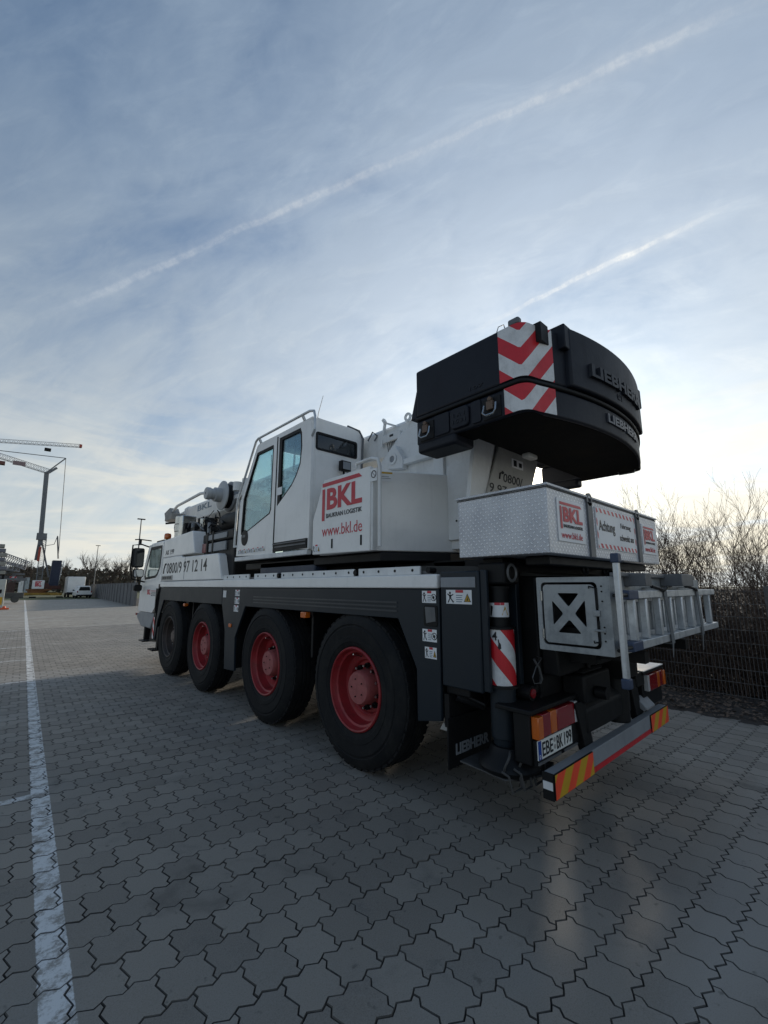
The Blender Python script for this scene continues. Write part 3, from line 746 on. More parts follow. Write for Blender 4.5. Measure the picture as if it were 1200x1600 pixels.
# lights and stickers on the skirt
for (y, z, big) in ((4.62, 1.455, 1), (9.02, 1.44, 0.8), (6.78, 1.19, 0.8)):
    mb = MB(); mb.box(2.862, 2.882 if z < 1.3 else 2.93, y - .06 * big, y + .06 * big, z - .035 * big, z + .035 * big); mb.build('side_marker_lamp', ORANGEL, crane, bevel=0.006)
mb = MB(); mb.box(2.93, 2.95, 4.5, 4.75, 1.45, 1.56); mb.box(2.93, 2.95, 8.95, 9.1, 1.43, 1.52); mb.build('lamp_bracket', BLACK, crane)
sticker((2.88, 2.655, 1.655), UL, VL, 0.165, 0.105, crane, 0)
sticker((2.88, 2.655, 1.325), UL, VL, 0.165, 0.105, crane, 0)
sticker((2.88, 2.63, 1.185), UL, VL, 0.135, 0.095, crane, 1)
for (y, z) in ((6.67, 1.65), (6.67, 1.53), (6.69, 1.41)): sticker((2.88, y, z), UL, VL, 0.17, 0.095, crane, 0)
mb = MB(); mb.box(2.876, 2.879, 7.02, 7.14, 1.62, 1.73); mb.build('reflector_plate', WREF, crane)
# round access pocket with grille
mb = MB(); mb.prism(rrect(2.475, 2.635, 1.455, 1.635, 0.02), 0, 2.872, 2.881); pk = mb.build('lamp_pocket', BLACK, crane, bevel=.003)
mb = MB(); mb.prism([(2.49, 1.50), (2.60, 1.48), (2.615, 1.62), (2.50, 1.62)], 0, 2.866, 2.873); mb.build('pocket_flap', STEELD, pk, bevel=.003)

# rear outrigger beam box and jack
mb = MB(); mb.box(2.885, 2.925, 2.045, 2.445, 0.985, 1.925); pnl = mb.build('outrigger_side_plate', NAVY, crane, bevel=0.012)
mb = MB(); mb.box(2.877, 2.884, 2.075, 2.435, 1.79, 1.875); mb.build('silver_edge_strip', GREYRAIL, pnl, bevel=.003)
sticker((2.885, 2.38, 1.655), UL, VL, 0.265, 0.115, crane, 1)
mb = MB(); mb.box(2.93, 5.42, 2.20, 2.44, 0.92, 1.36); mb.box(2.93, 5.42, 2.20, 2.44, 1.42, 1.86); mb.box(5.425, 5.465, 2.045, 2.445, .985, 1.925)
mb.build('outrigger_beam', BLACK, crane, bevel=0.008)
def jack(xc, sg):
    yc = 1.98
    mb = MB()
    mb.box(xc - .16, xc - .125, 1.985, 2.043, 1.00, 1.93); mb.box(xc + .135, xc + .19, 1.90, 2.20, 0.96, 1.93); mb.box(xc - .10, xc + .13, 2.145, 2.195, .98, 1.93)
    mb.build('jack_housing', NAVY, crane, bevel=0.006)
    j = MB(); j.cyl((xc, yc, 0.66), (xc, yc, 1.04), 0.098, n=32); j.cyl((xc, yc, 0.60), (xc, yc, .67), .08, .09, 24)
    jo = j.build('outrigger_jack', NAVY, crane, bevel=0.006)
    j = MB(); j.cyl((xc, yc, 1.47), (xc, yc, 1.78), 0.078, n=32); j.cyl((xc, yc, 1.78), (xc, yc, 1.80), .086, .086, 24); j.build('jack_top_tube', BLACK, jo)
    j = MB(); j.cyl((xc, yc, 1.03), (xc, yc, 1.045), 0.128, n=32); j.build('jack_collar', BLACK, jo)
    j = MB(); j.cyl((xc, yc, 1.468), (xc, yc, 1.485), .122, n=32); j.build('jack_collar', BLACK, jo)
    j = MB(); j.cyl((xc, yc, 1.045), (xc, yc, 1.468), 0.106, n=40); j.build('jack_sleeve', NAVY, jo)
    surf = lambda s, t: (xc + 0.1075 * math.sin(s), yc - 0.1075 * math.cos(s), t)
    stripes('hazard_wrap', -2.7, 1.3, 1.05, 1.465, lambda s: -0.13 * (s * sg + 1.0), 0.155, 1.155, surf, [REDR, WREF], jo, cols=20)
    if sg > 0:
        cv = lambda a, b, c: Vector((xc + (.1085 + c) * math.sin(-1.62 + a / .107), yc - (.1085 + c) * math.cos(-1.62 + a / .107), 1.385 + b))
        text('4', None, UR, VR, 0.042, 0.066, BPRINT, jo, curve=cv, bold=.01)
        mbb = MB(); pts = [(-1.20, 1.39), (-1.12, 1.395), (-1.10, 1.375), (-.98, 1.355), (-.97, 1.325), (-1.12, 1.315), (-1.22, 1.33), (-1.16, 1.36)]
        mbb.add([(xc + .1088 * math.sin(a), yc - .1088 * math.cos(a), b) for a, b in pts], [tuple(range(8))]); mbb.build('paint_chip', BPRINT, jo)
        lab = MB(); lab.add([(xc + .080 * math.sin(a), yc - .080 * math.cos(a), z) for z in (1.56, 1.67) for a in np.linspace(-2.2, 0.2, 10)], [(k, k + 1, k + 11, k + 10) for k in range(9)])
        lo_ = lab.build('warning_label', WPRINT, jo)
        q = MB(); q.add([(xc + .081 * math.sin(a), yc - .081 * math.cos(a), z) for z in (1.652, 1.672) for a in (-1.45, -1.1, -.75, -.45)], [(0, 1, 5, 4), (1, 2, 6, 5), (2, 3, 7, 6)]); q.build('label_header', REDP, lo_)
        q = MB(); q.add([(xc + .0815 * math.sin(a), yc - .0815 * math.cos(a), z) for a, z in ((-.75, 1.575), (-.05, 1.575), (-.4, 1.645))], [(0, 1, 2)]); q.build('label_triangle', YELLOWW, lo_)
        q = MB(); q.add([(xc + .0815 * math.sin(a), yc - .0815 * math.cos(a), z) for a, z in ((-2.0, 1.57), (-1.8, 1.57), (-1.6, 1.64), (-1.9, 1.65))], [(0, 1, 2, 3)]); q.build('label_figure', BPRINT, lo_)
    # eye at the top
    j = MB(); j.lathe([(0.075, 0), (0.062, .01), (0.05, 0), (0.062, -.01)], (0, 0, 0), 'X', 1, n=24, closed=True)
    j.v = [(xc - .03 + p[1], yc - .15 + p[0], 1.905 + p[2]) for p in j.v]; j.build('lifting_eye', STEELD, jo)
    j = MB(); j.box(xc - .11, xc + .11, yc - .13, yc + .12, 1.815, 1.99); j.build('jack_head', BLACK, jo, bevel=.02)
    # stowed foot plate with handles
    j = MB(); j.lathe([(0.02, 0), (.18, 0.0), (0.22, .03), (0.235, .06), (0.22, .09), (.16, .13), (.13, .19), (.02, .19)], (xc + .02, yc - .02, 0.42), 'Z', 1, n=28)
    ft = j.build('jack_foot', BLACK, jo)
    for (dx_, w_) in ((-.19, .075), (-.10, .06), (.07, .10), (.22, .06)):
        j = MB(); x_ = xc + dx_; yy = yc - .25 + abs(dx_) * .35
        j.tube([(x_ - w_, yy + .05, .52), (x_ - w_ * .9, yy, .50), (x_ - w_ * .8, yy - .02, .40), (x_ + w_ * .8, yy - .02, .40), (x_ + w_ * .9, yy, .50), (x_ + w_, yy + .05, .52)], .009, 6)
        j.build('foot_handle', mat('dirty_handle_steel', (.07, .068, .065), .6, .3), ft)
    return jo
jack(3.06, 1); jack(5.32, -1)
mb = MB(); mb.prism([(2.90, 2.30), (3.30, 2.30), (3.42, 1.78), (3.18, 1.70), (2.86, 1.86)], 2, .43, .445); mb.build('stowed_base_plate', mat('scuffed_plate', (.05, .048, .045), .6, dirt=.7, dirtcol=(.11, .105, .10), scale=8), crane, bevel=.006)
for k_, (x_, y_, r_) in enumerate(((2.93, 1.86, .055), (3.02, 1.80, .05), (3.27, 1.80, .05))):
    mb = MB(); mb.tube([(x_ + r_ * 1.2 * math.cos(q_), y_ + .02 * math.sin(q_ * 2), .535 + .075 * math.sin(q_)) for q_ in np.linspace(0.3, 6.2, 18)], .009, 6); mb.build('cable_coil', mat('grey_hose', (.055, .055, .055), .7), crane)
mb = MB(); mb.cyl((2.96, 1.95, .55), (3.30, 1.92, .57), .05, n=14); mb.cyl((3.2, 1.86, .62), (3.4, 1.95, .50), .035, n=12); mb.build('support_cylinder', BLACK, crane)
# cable loop and small round red reflector beside the jack
mb = MB(); mb.tube([(3.36, 1.85, 1.24), (3.25, 1.74, 1.245), (3.12, 1.72, 1.20), (3.06, 1.72, 1.13), (3.10, 1.73, 1.08), (3.22, 1.75, 1.065), (3.32, 1.80, 1.09)], .004, 6); mb.build('cable_loop', STEELD, crane)
mb = MB(); mb.tube([(3.2, 1.78, 1.24), (3.24, 1.76, 1.17), (3.29, 1.77, 1.08), (3.24, 1.76, 1.06)], .009, 6); mb.build('gas_strut', STEELD, crane)
mb = MB(); mb.cyl((3.19, 1.80, 0.985), (3.19, 1.79, .985), 0.035, n=16); mb.build('red_knob', REDL, crane)
mb = MB(); mb.cyl((3.19, 1.9, 0.985), (3.19, 1.801, .985), 0.055, n=16); mb.cyl((3.34, 1.9, .93), (3.34, 1.80, .93), .04, n=12); mb.cyl((3.3, 1.9, 1.0), (3.3, 1.82, 1.0), .03, n=10); mb.build('coupling_block', BLACK, crane)

# tail frame behind the jacks
mb = MB(); mb.box(3.33, 5.06, 1.80, 2.20, 0.82, 1.88); mb.box(3.36, 5.02, 1.66, 1.80, 1.1, 1.33)
mb.build('tail_frame', BLACK, crane, bevel=0.015)
mb = MB(); mb.box(3.40, 3.455, 1.786, 1.799, 1.52, 1.72); mb.build('dip_gauge', GREYP, crane, bevel=.004)
mb = MB(); mb.prism([(1.70, 1.885), (2.1, 1.95), (2.48, 1.99), (3.3, 2.02), (3.3, 1.885)], 0, 3.36, 5.02); mb.build('sloping_tail_cover', mat('dusty_dark_cover', (.06, .06, .058), .7), crane); mb = MB(); mb.box(3.45, 4.95, 2.6, 3.0, 1.9, 2.06); mb.build('tail_bulkhead', BLACK, crane)
for (x, y, r) in ((3.85, 1.60, .055), (4.35, 1.62, .05)):
    mb = MB(); mb.lathe([(r, 0), (r * .8, .015), (r * .62, 0), (r * .8, -.015)], (0, 0, 0), 'X', 1, n=18, closed=True)
    mb.v = [(x + p[1], y + p[0], 1.945 + p[2]) for p in mb.v]; mb.build('shackle', BLACK, crane)
mb = MB(); mb.box(3.66, 4.20, 1.60, 1.795, 0.86, 1.08); mb.box(3.7, 4.1, 1.62, 1.8, 1.08, 1.12); mb.build('coupling_box', BLACK, crane, bevel=0.02)
mb = MB(); mb.cyl((3.85, 1.64, 1.12), (3.85, 1.64, 1.19), 0.018, n=8); mb.build('coupling_pin', BLACK, crane); mb = MB(); mb.cyl((3.85, 1.59, 0.93), (3.85, 1.50, 0.93), 0.05, n=14); mb.build('coupling_pin', BLACK, crane)
mb = MB(); mb.prism([(1.62, .62), (1.62, .80), (1.78, .95), (2.3, .95), (2.3, .62)], 0, 3.7, 4.7); mb.build('tow_beam', BLACK, crane, bevel=.02)

# mudflap with raised lettering
for (x0, lt) in ((2.86, 1), (4.92, 0)):
    mb = MB(); mb.box(x0, x0 + .60, 2.375, 2.39, 0.36, 0.74); mf = mb.build('mudflap', BLACK, crane, bevel=.004)
    text('LIEBHERR', (x0 + .09, 2.374, 0.45), UR, VR, 0.46, 0.085, mat('worn_grey_print', (0.26, .27, .28), .7), mf, bold=.03, thick=.004)
mb = MB(); mb.box(2.9, 3.5, 2.39, 2.44, .66, .92); mb.tube([(2.95, 2.35, .9), (3.1, 2.2, .83), (3.2, 2.22, .9)], .03, 8); mb.tube([(2.98, 2.3, .92), (3.05, 2.15, .86), (3.15, 2.2, .94), (3.3, 2.2, .9)], .018, 8)
mb.build('hose_bundle', BLACK, crane)
mb = MB(); mb.prism([(2.42, .62), (2.52, .62), (2.48, .68)], 0, 2.93, 2.97); mb.build('wheel_chock', GREYP, crane)

# tail lamp units
def lamp_unit(x0, x1, y, sg):
    mb = MB(); mb.box(x0 - .04, x1 + .06, y + .005, y + .30, 0.895, .93)
    mb.box(x0 - .02, x1 + .02, y + .03, y + .16, .56, .895); h = mb.build('lamp_housing', BLACK, crane, bevel=.008)
    L = x1 - x0; f = (lambda a: x0 + a * L) if sg > 0 else (lambda a: x1 - a * L)
    def seg(a, b, z0, z1, m, nm, dy=0.0):
        q = MB(); xa, xb = sorted((f(a), f(b))); q.box(xa, xb, y - .018 + dy, y + .029, z0, z1); q.build(nm, m, h, bevel=.006)
    seg(0.0, .11, .735, .885, ORANGEL, 'indicator_lens', -.01)
    seg(.115, .30, .735, .89, REDL, 'brake_lens'); seg(.305, .44, .735, .89, ORANGEL, 'indicator_lens'); seg(.445, .88, .735, .89, REDL, 'brake_lens'); seg(.885, .97, .735, .89, WHITEL, 'reversing_lens')
    return h
hL = lamp_unit(2.955, 3.63, 1.665, 1); hR = lamp_unit(5.10, 5.66, 1.60, -1)
mb = MB(); mb.box(5.06, 5.70, 1.60, 1.90, .932, .94); mb.build('lamp_lid', WHITE2, hR)
mb = MB(); mb.box(2.96, 3.67, 1.668, 1.694, .555, .725); pb = mb.build('plate_carrier', BLACK, crane, bevel=.004)
mb = MB(); mb.box(2.97, 3.50, 1.659, 1.667, .595, .722); pl = mb.build('number_plate', PLATEW, crane, bevel=.002)
mb = MB(); mb.box(2.973, 3.015, 1.6570, 1.6585, .598, .719); mb.build('plate_band', EUBLUE, pl)
text('D', (2.984, 1.6565, .605), UR, VR, .018, .026, WPRINT, pl, thick=.001)
text('EBE', (3.03, 1.6585, .612), UR, VR, .155, .092, BPRINT, pl, bold=.012)
text('BK', (3.245, 1.6585, .612), UR, VR, .095, .092, BPRINT, pl, bold=.012)
text('199', (3.365, 1.6585, .612), UR, VR, .12, .092, BPRINT, pl, bold=.012)
for z in (.685, .637):
    mb = MB(); mb.cyl((3.215, 1.6575, z), (3.215, 1.6588, z), .017, n=16); mb.build('plate_seal', GREYP, pl)
mb = MB(); mb.box(2.97, 3.30, 1.655, 1.665, .565, .583); mb.box(3.36, 3.58, 1.655, 1.665, .565, .583); mb.build('plate_rail', STEELD, pb)

# underrun bar
mb = MB(); mb.box(2.955, 5.50, 1.552, 1.625, 0.385, 0.545); br = mb.build('underrun_bar', GREYRAIL, crane, bevel=0.004)
mb = MB(); mb.box(2.948, 2.956, 1.550, 1.628, .380, .550); mb.build('bar_end_cap', BLACK, br)
mb = MB(); mb.box(2.944, 2.949, 1.553, 1.622, .445, .495); mb.build('white_reflector', WREF, br)
mb = MB(); mb.box(3.58, 4.95, 1.546, 1.552, .388, .425); mb.build('red_reflector_strip', REDR, br)
for (a, b, sl) in ((2.958, 3.575, .55), (4.952, 5.498, .55)):
    mb = MB(); mb.box(a, b, 1.541, 1.552, .386, .546); bp_ = mb.build('hazard_backing', BLACK, br)
    stripes('hazard_panel', a, b, .389, .543, lambda s: 1.25 * (s if a < 4 else s), .155, .05, lambda s, t: (s, 1.539, t), [ORANGER, YELLOWR], br)
for (x0, x1) in ((3.60, 3.80), (4.80, 5.0)):
    mb = MB(); mb.prism([(x0 - .06, .88), (x0 + .12, .88), (x1 + .02, .50), (x0 + .06, .50)], 1, 1.63, 1.69); mb.build('bar_bracket', BLACK, crane, bevel=.006)
mb = MB(); mb.lathe([(.01, 0), (.14, .0), (.15, .05), (.13, .09), (.01, .1)], (5.1, 1.85, .60), 'Z', 1, n=20); mb.build('rear_jack_foot', BLACK, crane)
mb = MB(); mb.prism([(1.66, .70), (1.56, .60), (1.60, .57), (1.74, .66)], 0, 4.95, 5.20); mb.build('tilted_lamp', GREYRAIL, crane, bevel=.01)
mb = MB(); mb.cyl((4.55, 1.7, .55), (4.55, 1.7, 1.2), .11, n=16); mb.box(4.4, 4.75, 1.55, 1.9, .95, 1.15); mb.box(4.9, 5.3, 1.62, 1.9, .8, .93); mb.build('towing_gear', BLACK, crane, bevel=.01)
mb = MB(); mb.box(3.55, 4.95, 1.45, 1.78, 1.20, 1.30); mb.box(3.6, 3.68, 1.12, 1.8, 1.24, 1.32); mb.box(4.7, 4.78, 1.12, 1.8, 1.24, 1.32); mb.build('cage_support', BLACK, crane)

# aluminium tool cage hung behind the tail
mb = MB()
X0, X1, Y0, Y1, Z0, Z1 = 3.05, 5.42, 1.12, 1.64, 1.345, 1.865
mb.box(X0 + .012, X1, Y0, Y0 + .01, Z0, Z1); mb.box(X0 + .012, X1, Y1 - .01, Y1, Z0, Z1); mb.box(X0 + .012, X1, Y0 + .011, Y1 - .011, Z0, Z0 + .01); mb.box(X0 + .012, X1, Y0 + .011, Y1 - .011, Z1 - .01, Z1); mb.box(X1 - .01, X1 - .001, Y0 + .011, Y1 - .011, Z0 + .011, Z1 - .011)
cage = mb.build('tool_cage', ALUD, crane, bevel=.003)
plate('door_frame', [rrect(-Y1, -Y0, Z0, Z1, .008), rrect(-1.606, -1.201, 1.384, 1.829, .03)], (X0 + .006, 0, 0), UL, VL, .012, ALUD, cage)
holes = [[(-1.485, 1.752), (-1.325, 1.752), (-1.405, 1.655)], [(-1.525, 1.70), (-1.525, 1.522), (-1.445, 1.608)], [(-1.288, 1.708), (-1.288, 1.518), (-1.365, 1.61)], [(-1.495, 1.475), (-1.325, 1.475), (-1.405, 1.57)]]
def rnd(tri_, r=.012):
    out = []
    for i in range(len(tri_)):
        a, b, c = (Vector(tri_[k]) for k in (i - 1, i, (i + 1) % len(tri_)))
        u_, w_ = (a - b).normalized() * r, (c - b).normalized() * r
        out += [tuple(b + u_), tuple(b + (u_ + w_) * .35), tuple(b + w_)]
    return out
dr = plate('cage_door', [rrect(-1.590, -1.219, 1.401, 1.812, .028)] + [rnd(h) for h in holes], (X0 + .004, 0, 0), UL, VL, .010, ALUD, cage)
mb = MB()
for z in (1.73, 1.46): mb.cyl((X0 - .008, 1.600, z - .035), (X0 - .008, 1.600, z + .035), .008, n=8)
mb.build('hinge', STEEL, cage)
mb = MB(); mb.box(X0 - .012, X0, 1.19, 1.235, 1.60, 1.64); mb.build('latch', ALUD, cage, bevel=.003); mb = MB(); mb.box(X0 - .01, X0, 1.165, 1.24, 1.50, 1.515); mb.build('latch', ALUD, cage, bevel=.003)
mb = MB(); mb.box(X0 - .006, X0, 1.20, 1.212, 1.65, 1.79); mb.box(X0 - .006, X0, 1.20, 1.212, 1.42, 1.57); mb.tube([(X0 - .012, 1.215, 1.79), (X0 - .014, 1.25, 1.80), (X0 - .012, 1.252, 1.785)], .005, 6); mb.tube([(X0 - .012, 1.215, 1.43), (X0 - .014, 1.24, 1.425), (X0 - .012, 1.242, 1.44)], .005, 6); mb.build('door_hook', BLACK, cage)
for z in (1.80, 1.765, 1.70, 1.53, 1.49, 1.44):
    mb = MB(); mb.cyl((X0 - .004, 1.172, z), (X0, 1.172, z), .006, n=8); mb.build('rivet', BLACK, cage)
mb = MB(); mb.box(X0 + .1, X1 - .1, Y0 + .1, Y1 - .1, Z0 + .012, Z0 + .16); mb.build('stowed_gear', BLACK, cage)
for x in (3.20, 3.36):
    mb = MB(); mb.box(x, x + .04, Y0 - .006, Y0, 1.46, 1.74); mb.build('cage_slot', BLACK, cage)
mb = MB(); mb.box(X0 + .1, X1 - .3, Y0 - .04, Y0 + .03, Z1 + .001, Z1 + .03); mb.box(3.32, 3.45, .98, 1.12, 1.80, 1.89); mb.box(4.15, 4.5, .96, 1.12, 1.80, 1.90); mb.build('ladder_shelf', STEELD, cage, bevel=.005)

# counterweight --------------------------------------------------------------
CWX0, CWX1 = 2.88, 5.50
def cw_plan(off=0.0, n=24, yfront=2.70):
    pts = [(CWX0 + off, yfront)]
    pts += [(CWX0 + off, 1.66)]
    for k in range(1, 6):                               # rounded corner
        t = R(180 + 70 * k / 5); pts.append((CWX0 + off + .10 + .10 * math.cos(t), 1.62 + .10 * math.sin(t)))
    for k in range(1, n):
        x = (CWX0 + .13) + (CWX1 - CWX0 - .26) * k / n; u_ = (x - XC) / (XC - CWX0 - .1)
        pts.append((x, 1.30 + off + .225 * u_ * u_))
    for k in range(4, -1, -1):
        t = R(-90 + 90 - 70 - 20 + 0) if False else R(360 - 70 * k / 5)
        pts.append((CWX1 - off - .10 + .10 * math.cos(t), 1.62 + .10 * math.sin(t)))
    pts += [(CWX1 - off, 1.66), (CWX1 - off, yfront)]
    return pts
def cw_notched(off=0.0):                # the lower slab is cut back between its two front lobes
    return cw_plan(off) + [(CWX1 - .17 + off, 2.70), (CWX1 - .17 + off, 2.20 - off), (CWX0 + .30 - off, 2.20 - off), (CWX0 + .30 - off, 2.70)]
def arc_y(x, off=0.0):
    u_ = (x - XC) / (XC - CWX0 - .1); return 1.30 + off + .225 * u_ * u_
mb = MB(); mb.prism(cw_plan(), 2, 3.415, 3.90); cw = mb.build('counterweight', NAVYCW, crane, bevel=0.022, seg=3)
# slanted front of the upper slab on each side comes from a wedge
mb = MB(); mb.prism([(2.70, 3.415), (2.78, 3.415), (2.71, 3.66), (2.70, 3.70)], 0, CWX0 + .01, CWX0 + .9); mb.build('front_wedge', NAVYCW, cw, bevel=.01); mb = MB(); mb.prism([(2.70, 3.415), (2.78, 3.415), (2.71, 3.66), (2.70, 3.70)], 0, CWX1 - .9, CWX1 - .01)
mb.build('front_wedge', NAVYCW, cw, bevel=.01)
mb = MB(); mb.prism(cw_notched(-0.012), 2, 3.375, 3.412); mb.build('seam_moulding', BLACK, cw, bevel=0.012)
mb = MB(); mb.prism(cw_notched(0.004), 2, 3.135, 3.374); lower = mb.build('lower_slab', NAVYCW, cw, bevel=0.02, seg=3)
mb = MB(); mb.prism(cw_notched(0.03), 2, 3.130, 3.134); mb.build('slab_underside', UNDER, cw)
mb = MB(); mb.prism([(CWX0 + .006, 2.695), (CWX0 + .006, 2.23), (CWX0 + .29, 2.23), (CWX0 + .29, 2.695)], 2, 3.05, 3.16); mb.build('slab_foot', NAVYCW, cw, bevel=.03, seg=3); mb = MB(); mb.prism([(CWX1 - .16, 2.695), (CWX1 - .16, 2.23), (CWX1 - .006, 2.23), (CWX1 - .006, 2.695)], 2, 3.05, 3.16)
mb.build('slab_foot', NAVYCW, cw, bevel=.03, seg=3)
# raised centre plate at the back with lettering
pc = MB(); N_ = 18; xs_ = [3.33 + (5.05 - 3.33) * k / N_ for k in range(N_ + 1)]
poly = [(x, arc_y(x, -.045)) for x in xs_] + [(x, arc_y(x, .05)) for x in xs_[::-1]]
pc.prism(poly, 2, 3.42, 3.945); cp = pc.build('centre_plate', NAVYCW, cw, bevel=.018, seg=3)
mb = MB(); mb.box(3.26, 3.40, arc_y(3.29, -.055), 1.62, 3.74, 3.955); mb.build('plate_hook', NAVYCW, cw, bevel=.01); mb = MB(); mb.box(4.98, 5.12, arc_y(5.09, -.055), 1.62, 3.74, 3.955); mb.build('plate_hook', NAVYCW, cw, bevel=.01)
arcs = [0.0]; sx = [3.0 + .01 * k for k in range(251)]
for k in range(1, 251): arcs.append(arcs[-1] + math.hypot(.01, arc_y(sx[k]) - arc_y(sx[k - 1])))
def on_arc(x0, z0, off):
    a0 = np.interp(x0, sx, arcs)
    def f(a, b, c):
        x = float(np.interp(a0 + a, arcs, sx)); y = arc_y(x, off)
        return Vector((x, y - c, z0 + b))
    return f
LET = mat('cast_letter_paint', (0.005, 0.007, 0.013), .5, dirt=.2)
text('LIEBHERR', None, UR, VR, 1.08, 0.115, LET, cw, name='raised_lettering', thick=.028, bold=.035, curve=on_arc(3.56, 3.555, -.045))
text('071', None, UR, VR, 0.10, 0.06, LET, cw, name='stamped_number', thick=.004, bold=.01, curve=on_arc(4.02, 3.475, -.046))
text('LIEBHERR', None, UR, VR, 0.80, 0.085, mat('cast_letter_edge', (0.05, .055, .07), .4), lower, name='raised_lettering', thick=.014, bold=.035, curve=on_arc(3.88, 3.235, .003))
text('107', (CWX0 - .001, 2.06, 3.47), UL, VL, .14, .028, LET, cw, name='stamped_number', thick=.004)
# pockets, shackles, centre cover on the left side
for yc in (2.56, 1.845):
    mb = MB(); mb.box(CWX0 - .006, CWX0 + .006, yc - .085, yc + .085, 3.155, 3.335); pk = mb.build('shackle_pocket', BLACK, lower, bevel=.004)
    mb = MB(); mb.tube([(CWX0 - .03, yc + .055, 3.27), (CWX0 - .05, yc + .06, 3.20), (CWX0 - .05, yc + .03, 3.175), (CWX0 - .05, yc - .04, 3.175), (CWX0 - .05, yc - .06, 3.20), (CWX0 - .03, yc - .055, 3.27)], .009, 8); mb.build('shackle_ring', STEEL, pk)
    mb = MB(); mb.box(CWX0 - .035, CWX0 - .007, yc - .03, yc + .035, 3.225, 3.30); mb.cyl((CWX0 - .04, yc + .0, 3.315), (CWX0 - .01, yc, 3.315), .02, n=10); mb.build('shackle_pin', mat('rusty_pin', (.16, .11, .08), .6, .4), pk, bevel=.004)
mb = MB(); mb.prism(rrect(2.07, 2.27, 3.165, 3.355, .04), 0, CWX0 - .02, CWX0 + .01); cvp = mb.build('slab_cover', NAVYCW, lower, bevel=.01)
text('1 A 1', (CWX0 - .021, 2.23, 3.27), UL, VL, .12, .035, LET, cvp, name='stamped_number', thick=.004); text('1531', (CWX0 - .021, 2.24, 3.21), UL, VL, .14, .035, LET, cvp, name='stamped_number', thick=.004)
for (y0, y1) in ((2.29, 2.46), (1.95, 2.05)):
    mb = MB(); mb.prism(rrect(y0, y1, 3.16, 3.36, .02), 0, CWX0 - .008, CWX0 + .008); mb.build('slab_panel', NAVYCW, lower, bevel=.004)
# red and white chevrons wrapped round the corner
def hazard_surface(off):
    path = [(CWX0 - off, 1.755), (CWX0 - off, 1.66)]
    for k in range(1, 6):
        t = R(180 + 70 * k / 5); path.append((CWX0 + .10 + (.10 + off) * math.cos(t), 1.62 + (.10 + off) * math.sin(t)))
    for x in np.linspace(3.03, 3.185, 5): path.append((x, arc_y(x, -off)))
    L = [0.0]
    for a, b in zip(path, path[1:]): L.append(L[-1] + math.hypot(b[0] - a[0], b[1] - a[1]))
    P = np.array(path)
    return (lambda s, t: (float(np.interp(s, L, P[:, 0])), float(np.interp(s, L, P[:, 1])), t)), L
sf_, LL = hazard_surface(0.009)
apex = LL[3]
slp = lambda s: (0.95 * (apex - s) if s < apex else 1.15 * (s - apex))
for (t0, t1, nm) in ((3.425, 3.885, 'chevron_panel'),):
    stripes(nm, 0.0, LL[-1], t0, t1, slp, 0.149, 3.512, sf_, [REDR, WREF], cw, cols=24)
sf2, L2 = hazard_surface(0.009)
stripes('chevron_panel', L2[1] * .35, L2[-1], 3.145, 3.365, slp, 0.149, 3.512, sf2, [REDR, WREF], lower, cols=20)
sf3, L3 = hazard_surface(-.022)
stripes('chevron_panel', 0.03, L3[-1] * .62, 3.897, 3.903, lambda s: 0, 1.0, 3.0, sf3, [REDR, WREF], cw, cols=6) if False else None
mb = MB(); mb.box(3.02, 3.14, 1.452, 1.52, 3.74, 3.903); mb.build('corner_notch', BLACK, cw)
# little lamp and loop on the top corner
mb = MB(); mb.box(2.905, 2.965, 1.58, 1.68, 3.902, 3.965); mb.build('marker_lamp', STEELD, cw, bevel=.015)
mb = MB(); mb.tube([(2.90, 1.70, 3.90), (2.90, 1.71, 3.94), (2.90, 1.76, 3.945), (2.90, 1.78, 3.90)], .004, 6); mb.build('wire_loop', STEELD, cw)
mb = MB(); mb.tube([(5.35, 1.75, 3.13), (5.35, 1.74, 3.10), (5.35, 1.58, 3.10), (5.35, 1.57, 3.13)], .008, 6); mb.build('grab_loop', STEELD, cw)
mb = MB(); mb.prism(rrect(3.84, 4.02, 3.085, 3.133, .015), 1, 2.06, 2.14); mb.build('work_lamp', GREYP, cw, bevel=.01)

# superstructure frame -------------------------------------------------------
mb = MB(); mb.cyl((XC, 4.9, 1.89), (XC, 4.9, 2.05), 0.95, n=48); mb.cyl((XC, 4.9, 1.95), (XC, 4.9, 2.0), 1.02, n=48); mb.build('slewing_ring', BLACK, crane)
mb = MB(); mb.prism([(3.0, 3.35), (3.6, 2.9), (4.8, 2.9), (5.35, 3.3), (5.35, 6.6), (3.0, 6.6)], 2, 2.06, 2.155); mb.build('turntable_platform', BLACK, crane, bevel=.01)
mb = MB(); mb.box(3.45, 3.75, 1.7, 3.6, 1.98, 2.055); mb.box(4.65, 4.95, 1.7, 3.6, 1.98, 2.055); mb.box(3.1, 5.3, 1.55, 1.75, 1.96, 2.03); mb.box(3.1, 5.3, 1.95, 2.15, 1.86, 2.034); mb.build('box_support', BLACK, crane, bevel=.01)
mb = MB(); mb.box(3.0, 3.2, 4.6, 6.1, 1.95, 2.15); mb.build('slewing_gear_cover', mat('dull_blue_paint', (.025, .04, .075), .5), crane, bevel=.02)
fr = [(4.5, 2.2), (4.4, 3.28), (3.75, 3.80), (2.55, 3.80), (2.40, 3.35), (2.62, 3.35), (2.62, 3.22), (2.62, 2.95), (2.50, 2.80), (2.42, 2.2)]
mb = MB(); mb.prism(fr, 0, 3.74, 3.80); cheek = mb.build('superstructure_frame', WHITE2, crane, bevel=.008)
mb = MB(); mb.prism(fr, 0, 4.60, 4.66); mb.build('superstructure_frame', WHITE2, crane, bevel=.008)
